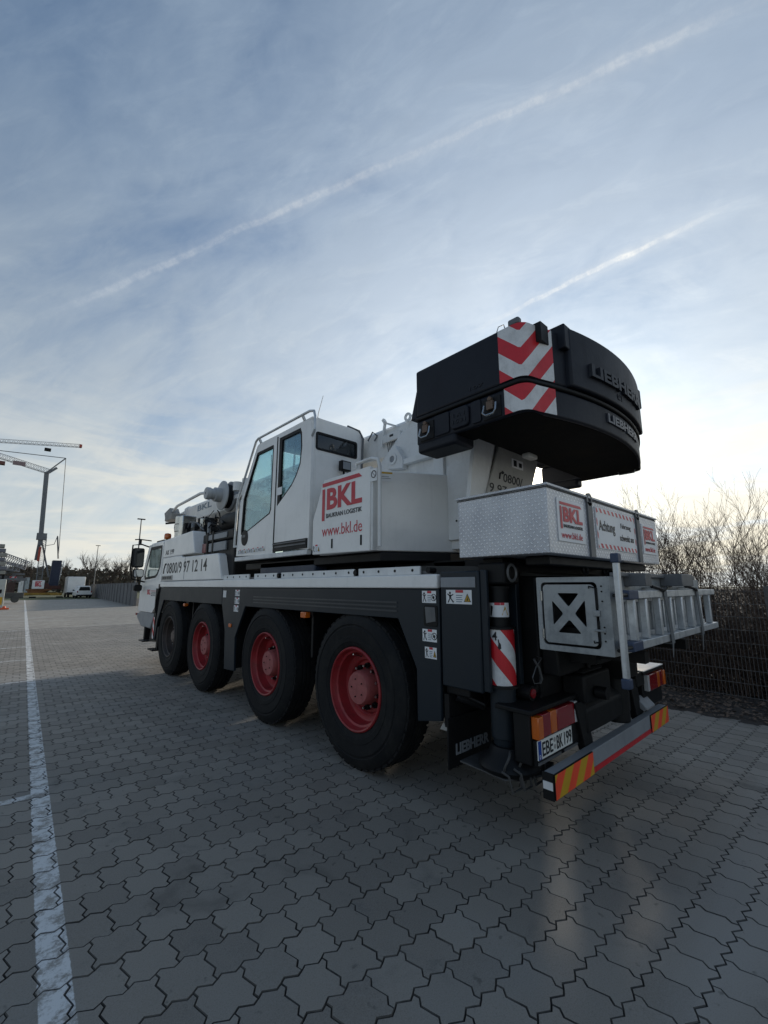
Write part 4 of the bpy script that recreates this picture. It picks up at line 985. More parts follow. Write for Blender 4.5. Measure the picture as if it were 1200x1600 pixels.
mb = MB(); mb.box(3.66, 3.74, 2.62, 3.80, 3.31, 3.38); mb.box(3.66, 3.74, 2.54, 2.62, 2.9, 3.38); mb.box(3.70, 3.74, 3.05, 3.2, 2.95, 3.30); mb.box(3.70, 3.74, 2.64, 3.0, 2.3, 3.15)
mb.prism([(2.54, 2.9), (2.62, 2.9), (2.50, 2.55), (2.42, 2.62)], 0, 3.66, 3.74)
mb.build('frame_rib', WHITE2, cheek, bevel=.006)
mb = MB(); mb.prism([(3.98, 3.45), (3.80, 3.60), (3.66, 3.40), (3.66, 3.26), (3.95, 3.30)], 0, 3.64, 3.735); mb.build('pivot_bracket', WHITE2, cheek, bevel=.006)
mb = MB(); mb.lathe([(.075, 0), (.075, .02), (.045, .02), (.045, 0.0)], (3.62, 3.83, 3.41), 'X', 1, n=24, closed=True); mb.build('pivot_ring', WHITE2, cheek)
mb = MB(); mb.cyl((3.63, 3.83, 3.41), (3.638, 3.83, 3.41), .044, n=20); mb.build('pivot_pin', GREYRAIL, cheek)
for (y, z) in ((2.58, 3.33), (2.58, 3.2), (2.58, 3.07), (2.7, 2.5), (2.85, 2.5), (3.1, 3.05)):
    mb = MB(); mb.cyl((3.655, y, z), (3.662, y, z), .012, n=8); mb.build('bolt_head', BLACK, cheek)
mb = MB(); mb.box(3.80, 4.60, 2.5, 2.58, 2.3, 3.5); mb.build('cross_member', WHITE2, crane)
# slanted struts and grey number plate at the back
mb = MB(); mb.prism([(3.56, 2.55), (3.84, 3.30), (3.50, 3.36), (3.42, 3.0), (3.34, 2.6)], 1, 2.44, 2.49); mb.build('rear_strut', WHITE2, crane, bevel=.006)
ps = MB(); ps.prism([(3.54, 2.58), (3.87, 3.29), (4.72, 3.30), (4.34, 2.58)], 1, 2.415, 2.44); nb = ps.build('rear_number_plate', GREYP, crane, bevel=.005)
text('0800/', (3.925, 2.415, 2.90), UR, VR, .40, .10, BPRINT, nb, bold=.01, shear=.15)
mb = MB(); mb.tube([(3.91, 2.41, 3.00), (3.86, 2.41, 2.98), (3.845, 2.41, 2.92)], .009, 6); mb.tube([(3.90, 2.41, 3.00), (3.915, 2.41, 2.995)], .016, 6); mb.build('phone_symbol', BPRINT, nb)
text('9 97 12 14', (3.66, 2.415, 2.755), UR, VR, .78, .10, BPRINT, nb, bold=.01, shear=.15)
mb = MB(); mb.box(4.11, 4.34, 2.408, 2.415, 3.10, 3.20); cc = mb.build('warning_label', WPRINT, nb)
mb = MB(); mb.box(4.14, 4.20, 2.405, 2.408, 3.115, 3.185); mb.box(4.25, 4.31, 2.405, 2.408, 3.12, 3.17); mb.build('label_print', BPRINT, cc)

# left housing with the firm's panel
mb = MB(); mb.prism([(2.945, 3.40), (2.945, 4.42), (3.95, 4.42), (3.95, 2.93), (3.76, 2.98)], 2, 2.17, 3.055); hs = mb.build('hydraulic_housing', WHITE, crane, bevel=.012)
mb = MB(); mb.prism([(4.70, 3.0), (4.70, 6.4), (5.42, 6.4), (5.42, 3.35)], 2, 2.17, 3.0); mb.build('engine_housing', WHITE, crane, bevel=.02)
mb = MB(); mb.prism([(4.48, 2.18), (4.49, 2.60), (4.275, 3.065), (4.25, 3.085), (3.40, 3.085), (3.385, 3.07), (3.385, 2.165)], 0, 2.88, 2.942); fp = mb.build('logo_panel', WHITE, crane, bevel=.012)
logo((2.88, 4.285, 2.575), UL, VL, 0.765, 0.465, fp)
text('www.bkl.de', (2.879, 4.275, 2.385), UL, VL, 0.76, 0.13, REDP, fp, bold=0.0)
for (y, z) in ((4.065, 2.29), (3.53, 2.29)):
    mb = MB(); mb.box(2.874, 2.880, y - .014, y + .014, z - .055, z + .055); mb.build('panel_slot', BLACK, fp, bevel=.003)
sticker((2.88, 4.47, 2.20), UL, VL, 0.16, 0.10, fp, 1)
mb = MB(); mb.tube([(2.87, 3.62, 3.10), (2.87, 3.60, 3.15), (2.87, 3.36, 3.155), (2.87, 3.25, 3.12), (2.87, 3.22, 3.04), (2.87, 3.22, 2.20)], .020, 10); mb.build('grab_rail', WHITE2, crane)
mb = MB(); mb.box(2.885, 2.945, 3.345, 3.378, 2.17, 3.05); mb.build('housing_edge', WHITE2, crane, bevel=.004)
mb = MB(); mb.box(2.874, 2.884, 3.27, 3.375, 2.90, 3.04); st = mb.build('prohibition_label', WPRINT, crane)
mb = MB(); mb.lathe([(.042, 0), (.032, 0.0), (.032, .002), (.042, .002)], (2.871, 3.32, 2.975), 'X', 1, n=20, closed=True); mb.bar((2.872, 3.345, 3.0), (2.872, 3.295, 2.95), .008, .002); mb.build('prohibition_symbol', BPRINT, st)
mb = MB(); mb.box(2.974, 3.14, 3.287, 3.29, 2.97, 3.04)
HD = Vector((0.8889, -0.4580, 0)); O_ = Vector((2.985, 3.375, 2.93)) 
hn = HD.cross(Vector((0, 0, 1)))
mb = MB()
for (a0, a1, b0, b1, lf_, m_) in ((0, .16, 0, .105, .004, 0), (.0, .16, .085, .104, .006, 1), (.01, .14, .03, .034, .006, 2), (.01, .12, .05, .054, .006, 2)):
    mb.cur = m_; O2 = O_ + hn * lf_
    mb.add([O2 + HD * a0 + Vector((0, 0, b0)), O2 + HD * a1 + Vector((0, 0, b0)), O2 + HD * a1 + Vector((0, 0, b1)), O2 + HD * a0 + Vector((0, 0, b1))], [(0, 1, 2, 3)])
mb.build('data_label', [WPRINT, YELLOWW, BPRINT], hs)

# operator's cab -------------------------------------------------------------
cab = empty('operator_cab', (3.3, 5.6, 2.2)); cab.parent = crane; cab.location = Vector((3.3, 5.6, 2.2)) - wloc(crane)
rim = [(-6.73, 2.28), (-6.70, 3.15), (-6.17, 3.99), (-6.10, 4.02), (-4.66, 4.00), (-4.60, 3.95), (-4.575, 3.7), (-4.575, 2.26), (-5.505, 2.30), (-5.505, 2.24)]
win1 = [(-6.15, 3.885), (-5.62, 3.885), (-5.605, 3.86), (-5.605, 2.90), (-5.64, 2.84), (-6.52, 2.60), (-6.60, 2.62), (-6.605, 2.70), (-6.57, 3.20)]
win2 = [(-5.44, 3.94), (-4.86, 3.935), (-4.82, 3.86), (-4.80, 3.66), (-4.83, 3.42), (-4.92, 3.28), (-5.05, 3.15), (-5.44, 2.92)]
side = plate('cab_side', [rim, win1, win2], (2.905, 0, 0), UL, VL, .045, WHITE, cab, bevel=.010)
def shrink(p, d):
    cx = sum(a for a, b in p) / len(p); cy = sum(b for a, b in p) / len(p)
    w_ = max(a for a, b in p) - min(a for a, b in p); h_ = max(b for a, b in p) - min(b for a, b in p)
    return [(cx + (a - cx) * (1 - 2 * d / w_), cy + (b - cy) * (1 - 2 * d / h_)) for a, b in p]
for wn, d in ((win1, .035), (win2, .055)):
    fo = plate('window_seal', [shrink(wn, -.004), shrink(wn, d)], (2.900, 0, 0), UL, VL, .03, BLACK, cab)
    plate('cab_window', [shrink(wn, .005)], (2.905, 0, 0), UL, VL, .006, GLASS, cab)
# sliding door edge and track
mb = MB(); mb.box(2.876, 2.884, 5.478, 5.50, 2.35, 3.97); mb.build('door_gap', BLACK, cab)
mb = MB(); mb.box(2.868, 2.90, 4.60, 5.48, 2.275, 2.40); tk = mb.build('door_track', BLACK, cab)
mb = MB(); mb.box(2.860, 2.868, 4.62, 5.42, 2.325, 2.345); mb.box(2.860, 2.868, 4.62, 5.48, 2.37, 2.385); mb.build('track_rail', STEELD, tk)
mb = MB(); mb.box(2.872, 2.95, 4.60, 6.76, 2.195, 2.258); mb.build('cab_sill', WHITE2, cab, bevel=.008)
mb = MB(); mb.prism([(6.44 + .115 * math.cos(t), 2.555 + .125 * math.sin(t)) for t in np.linspace(0, 2 * math.pi, 25)[:-1]], 0, 2.874, 2.884); dh = mb.build('door_handle', BLACK, cab, bevel=.003)
mb = MB(); mb.box(2.868, 2.875, 6.40, 6.50, 2.56, 2.60); mb.build('handle_grip', STEELD, dh)
for k in range(6):
    sticker((2.8825, 6.66 - k * .155, 2.30), UL, VL, .145, .075, cab, k % 2)
mb = MB(); mb.box(2.880, 2.8825, 5.31, 5.46, 3.08, 3.19); mb.build('white_notice', WPRINT, cab)
# rear wall with window
cabrear = plate('cab_rear', [[(2.93, 2.25), (3.72, 2.25), (3.72, 3.95), (3.66, 3.99), (2.97, 4.02), (2.93, 3.98)], rrect(2.955, 3.63, 3.585, 3.815, .03)], (0, 4.60, 0), UR, VR, .05, WHITE, cab, bevel=.012)
plate('window_seal', [rrect(2.945, 3.64, 3.575, 3.825, .035), rrect(2.975, 3.61, 3.605, 3.795, .02)], (0, 4.573, 0), UR, VR, .012, BLACK, cab)
plate('cab_window', [rrect(2.95, 3.635, 3.58, 3.82, .03)], (0, 4.585, 0), UR, VR, .006, glass('dark_rear_glass', (.18, .2, .21), .05), cab)
mb = MB(); mb.box(2.95, 3.70, 4.568, 4.574, 2.3, 3.50); mb.build('rear_panel', WHITE, cab, bevel=.006)
mb = MB(); mb.prism([(2.925, 4.575), (2.885, 4.60), (2.885, 4.66), (2.925, 4.66)], 2, 2.26, 3.98); mb.build('corner_post', WHITE, cab, bevel=.012, seg=3)
mb = MB(); mb.box(2.90, 3.74, 4.60, 6.12, 3.985, 4.035); mb.build('cab_roof', WHITE, cab, bevel=.018, seg=3)
mb = MB(); mb.box(2.93, 3.74, 4.62, 6.72, 2.20, 2.26); mb.build('cab_floor', BLACK, cab)
plate('cab_side', [rim, win1, win2], (3.735, 0, 0), UL, VL, .03, WHITE, cab)
for wn in (win1, win2): plate('cab_window', [shrink(wn, .005)], (3.735, 0, 0), UL, VL, .006, GLASS, cab)
mb = MB(); mb.add([(2.95, 6.72, 2.30), (3.72, 6.72, 2.30), (3.72, 6.69, 3.15), (2.95, 6.69, 3.15), (3.72, 6.15, 3.99), (2.95, 6.15, 3.99)], [(0, 1, 2, 3), (3, 2, 4, 5)]); mb.build('windscreen', GLASS, cab)
mb = MB(); mb.box(3.15, 3.60, 5.15, 5.65, 2.65, 2.78); mb.box(3.17, 3.58, 5.02, 5.15, 2.70, 3.40); mb.box(3.25, 3.50, 5.0, 5.12, 3.42, 3.60); mb.box(3.25, 3.5, 5.2, 5.5, 2.26, 2.65); mb.build('driver_seat', INTERIOR, cab, bevel=.04, seg=3)
mb = MB(); mb.box(3.05, 3.14, 5.3, 6.0, 2.6, 2.85); mb.box(3.6, 3.70, 5.3, 6.0, 2.6, 2.85); mb.box(3.15, 3.45, 6.35, 6.5, 2.8, 3.15); mb.cyl((3.3, 6.4, 2.26), (3.3, 6.4, 2.8), .05); mb.build('control_console', INTERIOR, cab, bevel=.02)
mb = MB(); mb.box(2.98, 3.70, 4.63, 5.4, 3.80, 3.97); mb.build('roof_console', INTERIOR, cab, bevel=.02)
mb = MB(); mb.tube([(2.93, 5.05, 3.9), (2.93, 5.1, 3.4), (2.94, 5.0, 3.3)], .012, 6); mb.tube([(3.05, 6.0, 3.85), (3.02, 5.9, 3.3), (3.0, 5.6, 3.2)], .01, 6); mb.build('inner_handle', BLACK, cab)
mb = MB(); mb.tube([(2.86, 6.77, 2.42), (2.86, 6.74, 3.2), (2.86, 6.17, 4.07), (2.86, 6.10, 4.10), (2.86, 4.60, 4.09), (2.86, 4.50, 4.06), (2.86, 4.47, 3.98), (2.86, 4.47, 3.80), (2.88, 4.56, 3.74)], .018, 10)
for y in (6.05, 4.78): mb.bar((2.86, y, 4.08), (2.92, y, 3.98), .03, .03)
mb.bar((2.86, 6.76, 2.44), (2.93, 6.70, 2.44), .03, .03)
mb.build('cab_handrail', ALU, cab)
mb = MB(); mb.tube([(3.02, 4.66, 4.03), (3.03, 4.66, 4.12), (3.075, 4.62, 4.38)], [.005, .004, .003], 6); mb.build('radio_antenna', BLACK, cab)
mb = MB(); mb.box(3.28, 3.44, 4.44, 4.52, 3.33, 3.47); wl = mb.build('work_lamp', BLACK, cab, bevel=.012); mb = MB(); mb.box(3.30, 3.42, 4.434, 4.441, 3.35, 3.45); mb.build('lamp_glass', GREYRAIL, wl)
mb = MB(); mb.tube([(3.36, 4.5, 3.33), (3.36, 4.52, 3.22), (3.36, 4.57, 3.20)], .015, 6); mb.build('lamp_arm', BLACK, cab)
mb = MB(); mb.tube([(3.72, 4.57, 3.3), (3.73, 4.55, 3.9), (3.70, 4.6, 4.02), (3.5, 4.62, 4.05)], .016, 8); mb.tube([(3.78, 4.5, 3.86), (3.80, 4.42, 3.98), (3.84, 4.36, 3.92), (3.80, 4.38, 3.84)], .012, 6); mb.build('hose_guide', STEELD, cab)

# telescopic boom ------------------------------------------------------------
bm_ = MB()
sec = [(3.84, 3.95), (3.90, 4.01), (4.48, 4.01), (4.54, 3.95), (4.54, 3.57), (4.46, 3.49), (4.32, 3.44), (4.06, 3.44), (3.92, 3.49), (3.84, 3.57)]
bm_.prism([(x, z) for x, z in sec], 1, 2.5, 12.6)
boom = bm_.build('boom', WHITE2, crane, bevel=.008, smooth=30)
def sec_s(k): return [((x - XC) * k + XC, (z - 3.73) * k + 3.73) for x, z in sec]
for (k, a, b) in ((1.06, 12.45, 12.62), (.90, 12.6, 12.9), (.82, 12.9, 13.1)):
    q = MB(); q.prism(sec_s(k), 1, a, b); q.build('boom_collar', WHITE2, boom)
mb = MB(); mb.prism([(13.05, 3.98), (13.5, 3.95), (13.62, 3.7), (13.5, 3.42), (13.05, 3.5)], 0, 3.95, 4.0); mb.prism([(13.05, 3.98), (13.5, 3.95), (13.62, 3.7), (13.5, 3.42), (13.05, 3.5)], 0, 4.38, 4.43)
mb.cyl((3.95, 13.4, 3.75), (4.43, 13.4, 3.75), .16, n=20); mb.build('boom_head', WHITE2, boom)
text('0800/9 97 12 14', (3.838, 8.75, 3.60), UL, VL, 2.35, .115, GPRINT, boom, bold=.01)
text('BAUKRANE', (3.838, 9.35, 3.76), UL, VL, 3.2, .155, GPRINT, boom, bold=.04)
text('BKL', (3.838, 11.6, 3.76), UL, VL, 1.0, .15, GPRINT, boom, bold=.02)
mb = MB(); mb.box(3.78, 3.838, 3.85, 4.18, 3.74, 3.86); jb = mb.build('junction_box', WHITE2, boom, bevel=.01)
mb = MB(); mb.box(3.776, 3.781, 3.97, 4.04, 3.80, 3.83); mb.build('box_badge', BPRINT, jb)
for k in range(7):
    y = 3.9 + k * .035; mb = MB(); mb.tube([(3.80, y, 3.74), (3.81, y + .01 * math.sin(k), 3.68), (3.82, y + .05 - .01 * k, 3.58), (3.83, y + .1, 3.5)], .006, 5); mb.build('cable', STEELD, jb)
mb = MB(); mb.bar((3.80, 4.22, 3.70), (3.80, 4.15, 4.06), .03); mb.bar((3.80, 4.15, 4.04), (3.80, 3.95, 3.94), .025); mb.bar((3.8, 4.15, 4.04), (3.8, 4.19, 4.10), .04); mb.build('cable_bracket', WHITE2, boom)
mb = MB(); mb.tube([(3.80, 3.80, 3.70), (3.78, 3.72, 3.78), (3.80, 3.68, 3.95), (3.84, 3.66, 4.03)], .008, 6); mb.lathe([(.06, 0), (.06, .02), (.03, .02), (.03, 0)], (3.80, 3.72, 4.0), 'X', 1, n=18, closed=True); mb.build('boom_eyelet', WHITE2, boom)
# luffing cylinder
mb = MB(); mb.cyl((4.19, 5.5, 2.55), (4.19, 10.4, 3.5), .14, n=20); mb.build('luffing_cylinder', WHITE2, crane)
# cable drum beside the boom
cd = MB(); cc_ = (3.42, 8.85, 3.70)
cd.lathe([(.02, -.36), (.12, -.355), (.13, -.34), (.13, -.27), (.115, -.26), (.115, -.19), (.15, -.18), (.15, -.05), (.30, -.03), (.315, -.02), (.315, 0), (.30, .01), (.14, .012), (.14, .13)], cc_, 'X', 1, n=40)
drum = cd.build('cable_drum', mat('light_grey_drum', (.46, .47, .47), .5, dirt=.3), crane)
cd = MB(); cd.lathe([(.12, .13), (.31, .13), (.325, .14), (.325, .19), (.31, .20), (.02, .20)], cc_, 'X', 1, n=40); cd.build('drum_flange', GREYRAIL, drum)
cd = MB(); cd.lathe([(.26, .012), (.26, .13)], cc_, 'X', 1, n=32); cd.build('wound_cable', BLACK, drum)
cd = MB(); cd.cyl((3.5, 8.3, 3.72), (3.5, 8.3, 3.90), .09, n=14); cd.box(3.55, 3.83, 7.9, 8.6, 3.6, 3.68); cd.cyl((3.62, 8.1, 3.6), (3.62, 8.1, 3.95), .11, n=14); cd.build('drum_bracket', WHITE2, crane)
cd = MB(); cd.tube([(3.3, 9.1, 3.72), (3.3, 9.6, 3.86), (3.35, 10.0, 3.92), (3.5, 12.2, 3.95), (3.6, 13.1, 3.85)], .035, 8); cd.build('auxiliary_boom_rail', WHITE2, crane)
cd = MB(); cd.box(3.45, 3.83, 12.5, 13.1, 3.62, 3.80); cd.prism([(12.7, 3.8), (12.9, 4.0), (13.4, 3.9), (13.2, 3.62)], 0, 3.5, 3.75); cd.build('boom_tip_bracket', mat('dusty_grey_steel', (.30, .29, .27), .7), crane, bevel=.02)
cd = MB(); cd.tube([(3.35, 9.1, 3.4), (3.3, 9.6, 3.15), (3.3, 10.1, 2.9)], .008, 5); cd.build('hoist_cable', BLACK, crane)
# machinery in front of the cab
mb = MB(); mb.box(3.0, 3.60, 7.15, 8.62, 2.62, 2.80); mb.box(3.02, 3.62, 7.12, 8.6, 1.9, 2.62); bb = mb.build('battery_box', BLACK, crane, bevel=.03, seg=3)
mb = MB(); mb.box(2.985, 3.02, 7.45, 8.25, 2.44, 2.60); mb.box(2.985, 3.0, 7.42, 8.30, 2.66, 2.76); mb.build('box_face', GREYRAIL, bb, bevel=.01)
for y in (8.30, 8.02): 
    mb = MB(); mb.box(2.975, 2.99, y, y + .06, 2.40, 2.82); mb.build('box_strap', BLACK, bb)
mb = MB(); mb.box(2.985, 3.02, 8.40, 8.60, 2.44, 2.62); mb.build('red_rear_lens', mat('dull_red_lens', (.22, .05, .05), .4), bb, bevel=.01)
mb = MB(); mb.cyl((3.35, 7.4, 3.02), (3.35, 8.3, 3.02), .20, n=24); mb.cyl((3.4, 7.1, 3.0), (3.4, 7.4, 3.0), .15, n=20); mb.build('winch_drum', BLACK, crane, bevel=.01)
mb = MB()
for k in range(54):
    r_ = random.Random(k); x, y, z = r_.uniform(3.05, 3.8), r_.uniform(8.0, 11.2), r_.uniform(2.80, 3.32)
    a, b = Vector((x, y, z)), Vector((x + r_.uniform(-.2, .2), y + r_.uniform(-.5, .5), z + r_.uniform(-.25, .25)))
    if k % 3: mb.tube([a, (a + b) / 2 + Vector((0, 0, .06)), b], r_.uniform(.01, .025), 6)
    else: mb.box(x - .08, x + .08, y - .12, y + .12, z - .09, z + .09)
mb.build('hydraulic_hoses', BLACK, crane, kind='stuff')
for k, (x_, y_, z_, r_) in enumerate(((3.30, 9.6, 3.18, .05), (3.22, 9.95, 3.10, .04), (3.4, 10.9, 3.38, .06), (3.15, 8.75, 2.98, .035))):
    mb = MB(); mb.cyl((x_, y_, z_ - .18), (x_, y_, z_ + .10), r_, n=14); mb.build('filter_canister', (STEEL, GREYRAIL)[k % 2], crane, bevel=.008)
mb = MB(); mb.tube([(3.1, 8.9, 2.93), (3.05, 9.2, 3.12), (3.1, 9.8, 3.2), (3.2, 10.3, 3.05)], .016, 8); mb.build('coolant_pipe', STEELD, crane)
mb = MB(); mb.cyl((3.22, 10.55, 2.88), (3.22, 10.55, 3.42), .20, n=28); mb.box(3.05, 3.35, 10.15, 10.4, 2.85, 3.4); mb.build('exhaust_silencer', STEEL, crane, bevel=.015)
mb = MB(); mb.cyl((3.22, 10.55, 3.05), (3.22, 10.55, 3.065), .207, n=28); mb.cyl((3.22, 10.55, 3.22), (3.22, 10.55, 3.235), .207, n=28); mb.build('silencer_strap', BLACK, crane)
mb = MB(); mb.cyl((3.6, 9.9, 2.9), (3.6, 9.9, 3.35), .14, n=18); mb.box(3.5, 4.9, 9.2, 11.0, 2.7, 3.1); mb.build('engine_block', BLACK, crane, bevel=.02)
mb = MB(); mb.prism([(11.1, 2.9), (11.1, 3.25), (11.5, 3.45), (11.7, 3.3), (11.5, 2.9)], 0, 3.3, 3.9); mb.build('tarpaulin_cover', mat('pale_fabric', (.42, .42, .45), .8), crane, bevel=.05, seg=3)
mb = MB(); mb.bar((3.2, 12.0, 3.42), (3.7, 12.4, 3.55), .03, .05); mb.bar((3.6, 12.2, 3.5), (3.9, 12.9, 3.75), .12, .16); mb.build('hook_block', BLACK, crane)

# deck panels in front of the superstructure
mb = MB(); mb.prism([(10.77, 2.44), (9.50, 2.44), (9.42, 2.40), (7.52, 2.375), (7.46, 2.34), (7.27, 1.915), (10.77, 1.915)], 0, 2.88, 3.5); npn = mb.build('telephone_panel', WHITE, crane, bevel=.018, seg=3)
text('0800/9 97 12 14', (2.88, 10.42, 2.075), UL, VL, 2.44, .235, BPRINT, npn, bold=.012)
mb = MB(); mb.tube([(2.876, 10.50, 2.29), (2.876, 10.56, 2.27), (2.876, 10.62, 2.17), (2.876, 10.64, 2.08)], .012, 6); mb.tube([(2.876, 10.47, 2.29), (2.876, 10.52, 2.29)], .022, 6); mb.build('phone_symbol', BPRINT, npn)
mb = MB(); mb.box(2.874, 2.879, 9.95, 10.74, 1.935, 2.035); bd = mb.build('maker_badge', GREYP, npn); text('LIEBHERR', (2.873, 10.70, 1.955), UL, VL, .70, .06, BPRINT, bd, bold=.03)
mb = MB(); mb.box(2.877, 2.8795, 9.21, 9.222, 1.94, 2.40); mb.build('panel_joint', STEELD, npn)
mb = MB(); mb.prism([(10.80, 2.445), (10.80, 2.86), (8.95, 2.91), (8.90, 2.90), (8.70, 2.445)], 0, 2.885, 3.15); up_ = mb.build('engine_cowl', WHITE, crane, bevel=.018, seg=3)
text('AK 199', (2.884, 10.62, 2.50), UL, VL, .60, .11, BPRINT, up_, bold=.012)

# driver's cab at the front
fc = MB(); fc.prism([(10.82, 1.20), (10.82, 2.88), (12.06, 2.88), (12.20, 2.84), (12.80, 1.95), (12.86, 1.15)], 0, 2.93, 5.45)
fcab = fc.build('driver_cab', WHITE, crane, bevel=.03, seg=3)
plate('cab_door', [[(-12.55, 1.18), (-12.72, 1.78), (-12.68, 1.95), (-12.14, 2.83), (-10.90, 2.84), (-10.86, 1.95), (-11.02, 1.7), (-11.12, 1.36), (-11.40, 1.18)]], (2.915, 0, 0), UL, VL, .03, WHITE, fcab, bevel=.01)
fw = [(-11.93, 2.75), (-11.02, 2.74), (-10.99, 2.66), (-11.04, 2.25), (-11.20, 2.08), (-11.35, 2.02), (-12.25, 1.98), (-12.33, 2.06)]
plate('window_seal', [shrink(fw, -.02), shrink(fw, .05)], (2.896, 0, 0), UL, VL, .008, BLACK, fcab)
plate('door_window', [shrink(fw, .045)], (2.897, 0, 0), UL, VL, .004, mat('green_glass_reflection', (.50, .60, .54), .08, dirt=.8, dirtcol=(.10, .15, .11), scale=3.5, coat=.9), fcab)  # bright reflections on the pane are put into its pale opaque colour
mb = MB(); mb.box(2.888, 2.90, 10.88, 10.98, 1.62, 1.85); mb.build('door_handle', BLACK, fcab, bevel=.01)
text('BKL', (2.899, 11.95, 1.60), UL, VL, .30, .12, REDP, fcab, bold=.03)
for k in range(4): text(('BAUKRAN', 'LOGISTIK', 'MIETKRANE', '0800 9971214')[k], (2.899, 11.60, 1.68 - k * .035), UL, VL, .38, .02, (REDP, BPRINT, BPRINT, BPRINT)[k], fcab)
mb = MB(); mb.prism([(11.55, .80), (11.20, 1.17), (12.56, 1.17), (12.90, 1.10), (12.80, .98), (12.35, .80)], 0, 2.92, 5.46); bmp = mb.build('front_bumper', GREYRAIL, crane, bevel=.03, seg=3)
mb = MB(); mb.box(2.90, 3.0, 12.83, 12.93, 1.06, 1.12); mb.build('marker_lamp', REDL, bmp)
mb = MB(); mb.prism([(10.98, .55), (11.05, 1.3), (11.35, 1.2), (11.55, .50)], 0, 2.93, 3.1); mb.box(2.80, 3.1, 11.55, 11.95, .50, .53); mb.box(2.90, 3.05, 11.85, 11.95, .53, .82); mb.build('cab_step', BLACK, crane, bevel=.01)
mb = MB(); mb.box(2.80, 3.1, 10.70, 11.1, .38, .41); mb.box(2.90, 3.05, 10.72, 10.85, .40, .9); mb.build('cab_step', BLACK, crane, bevel=.006)
stripes('step_hazard_plate', 10.98, 11.10, .62, 1.10, lambda s: 1.0 * s, .12, 0, lambda s, t: (2.87, s, t), [REDR, WREF], crane)
mb = MB(); mb.box(2.88, 2.93, 10.96, 11.12, .6, 1.75); mb.tube([(2.87, 10.8, 1.75), (2.86, 10.95, 1.5), (2.88, 11.0, 1.2)], .02, 6); mb.build('step_bracket', BLACK, crane)
mr = MB(); mr.prism(rrect(2.30, 2.75, 2.24, 2.80, .06), 1, 12.32, 12.48); m1_ = None
def mirror_unit():
    a = MB(); a.prism(rrect(2.56, 2.82, 2.27, 2.76, .05), 1, 12.20, 12.34); h = a.build('wing_mirror', BLACK, crane, bevel=.025, seg=3)
    a = MB(); a.prism(rrect(2.585, 2.795, 2.30, 2.73, .035), 1, 12.194, 12.20); a.build('mirror_glass', WINDOWD, h)
    a = MB(); a.prism(rrect(2.60, 2.84, 2.02, 2.23, .05), 1, 12.20, 12.32); h2 = a.build('wing_mirror', BLACK, crane, bevel=.02, seg=3)
    a = MB(); a.prism(rrect(2.62, 2.82, 2.04, 2.21, .04), 1, 12.194, 12.20); a.build('mirror_glass', MIRROR, h2)
    a = MB(); a.tube([(2.93, 12.25, 2.80), (2.75, 12.27, 2.86), (2.55, 12.27, 2.83), (2.54, 12.27, 2.2), (2.6, 12.27, 1.98), (2.93, 12.3, 1.9)], .018, 8); a.tube([(2.95, 12.2, 2.96), (2.7, 12.3, 2.99), (2.6, 12.35, 2.98)], .014, 6); a.cyl((2.72, 12.3, 2.98), (2.72, 12.3, 2.86), .03, n=8); a.build('mirror_arm', BLACK, crane)
    a = MB(); a.prism(rrect(2.66, 2.84, 1.68, 1.84, .05), 1, 12.22, 12.36); a.build('kerb_mirror', BLACK, crane, bevel=.02)
mirror_unit()
mb = MB(); mb.cyl((3.15, 11.55, 2.885), (3.15, 11.55, 2.97), .035, n=10); mb.box(3.0, 3.35, 11.3, 11.9, 2.882, 2.93); mb.build('beacon_stem', BLACK, crane)
mb = MB(); mb.lathe([(.075, 0), (.082, .02), (.082, .10), (.065, .135), (.001, .15)], (3.15, 11.55, 2.97), 'Z', 1, n=20); mb.build('beacon', ORANGEL, crane)

# ------------------------------------------------------------------ storage box under the counterweight
box = empty('storage_box', (4.14, 1.83, 2.03), 'long silver checker plate box with three printed signs under the black counterweight', 'storage box')
mb = MB(); mb.box(2.90, 5.40, 1.44, 2.24, 2.035, 2.525); bxo = mb.build('box_body', CHECKER, box, bevel=.006)
mb = MB(); mb.box(2.885, 5.415, 1.425, 2.255, 2.527, 2.545); mb.build('box_lid', CHECKER, box, bevel=.003)
mb = MB(); mb.box(2.895, 5.405, 1.435, 2.245, 2.512, 2.518); mb.build('lid_seal', BLACK, box)
def sign(x0, x1, z0, z1, nm='sign_board'):
    q = MB(); q.box(x0, x1, 1.432, 1.4395, z0, z1); return q.build(nm, WPRINT, box, bevel=.002)
s1 = sign(3.04, 3.50, 2.13, 2.455); logo((3.075, 1.431, 2.225), UR, VR, .38, .205, s1); text('www.bkl.de', (3.08, 1.431, 2.155), UR, VR, .36, .05, REDP, s1)
s3 = sign(4.90, 5.32, 2.13, 2.44); logo((4.935, 1.431, 2.225), UR, VR, .34, .19, s3); text('www.bkl.de', (4.94, 1.431, 2.155), UR, VR, .32, .05, REDP, s3)
s2 = sign(3.74, 4.69, 2.115, 2.475)
stripes('striped_border', 3.75, 4.68, 2.43, 2.468, lambda s: -1.2 * s, .055, 0, lambda s, t: (s, 1.4305, t), [REDP, WPRINT], s2)
stripes('striped_border', 3.75, 4.68, 2.122, 2.16, lambda s: -1.2 * s, .055, 0, lambda s, t: (s, 1.4305, t), [REDP, WPRINT], s2)
stripes('striped_border', 3.745, 3.765, 2.16, 2.43, lambda s: -1.2 * s, .055, 0, lambda s, t: (s, 1.4305, t), [REDP, WPRINT], s2)
stripes('striped_border', 4.665, 4.685, 2.16, 2.43, lambda s: -1.2 * s, .055, 0, lambda s, t: (s, 1.4305, t), [REDP, WPRINT], s2)
text('Achtung', (3.79, 1.4315, 2.245), UR, VR, .36, .12, BPRINT, s2, bold=.015)
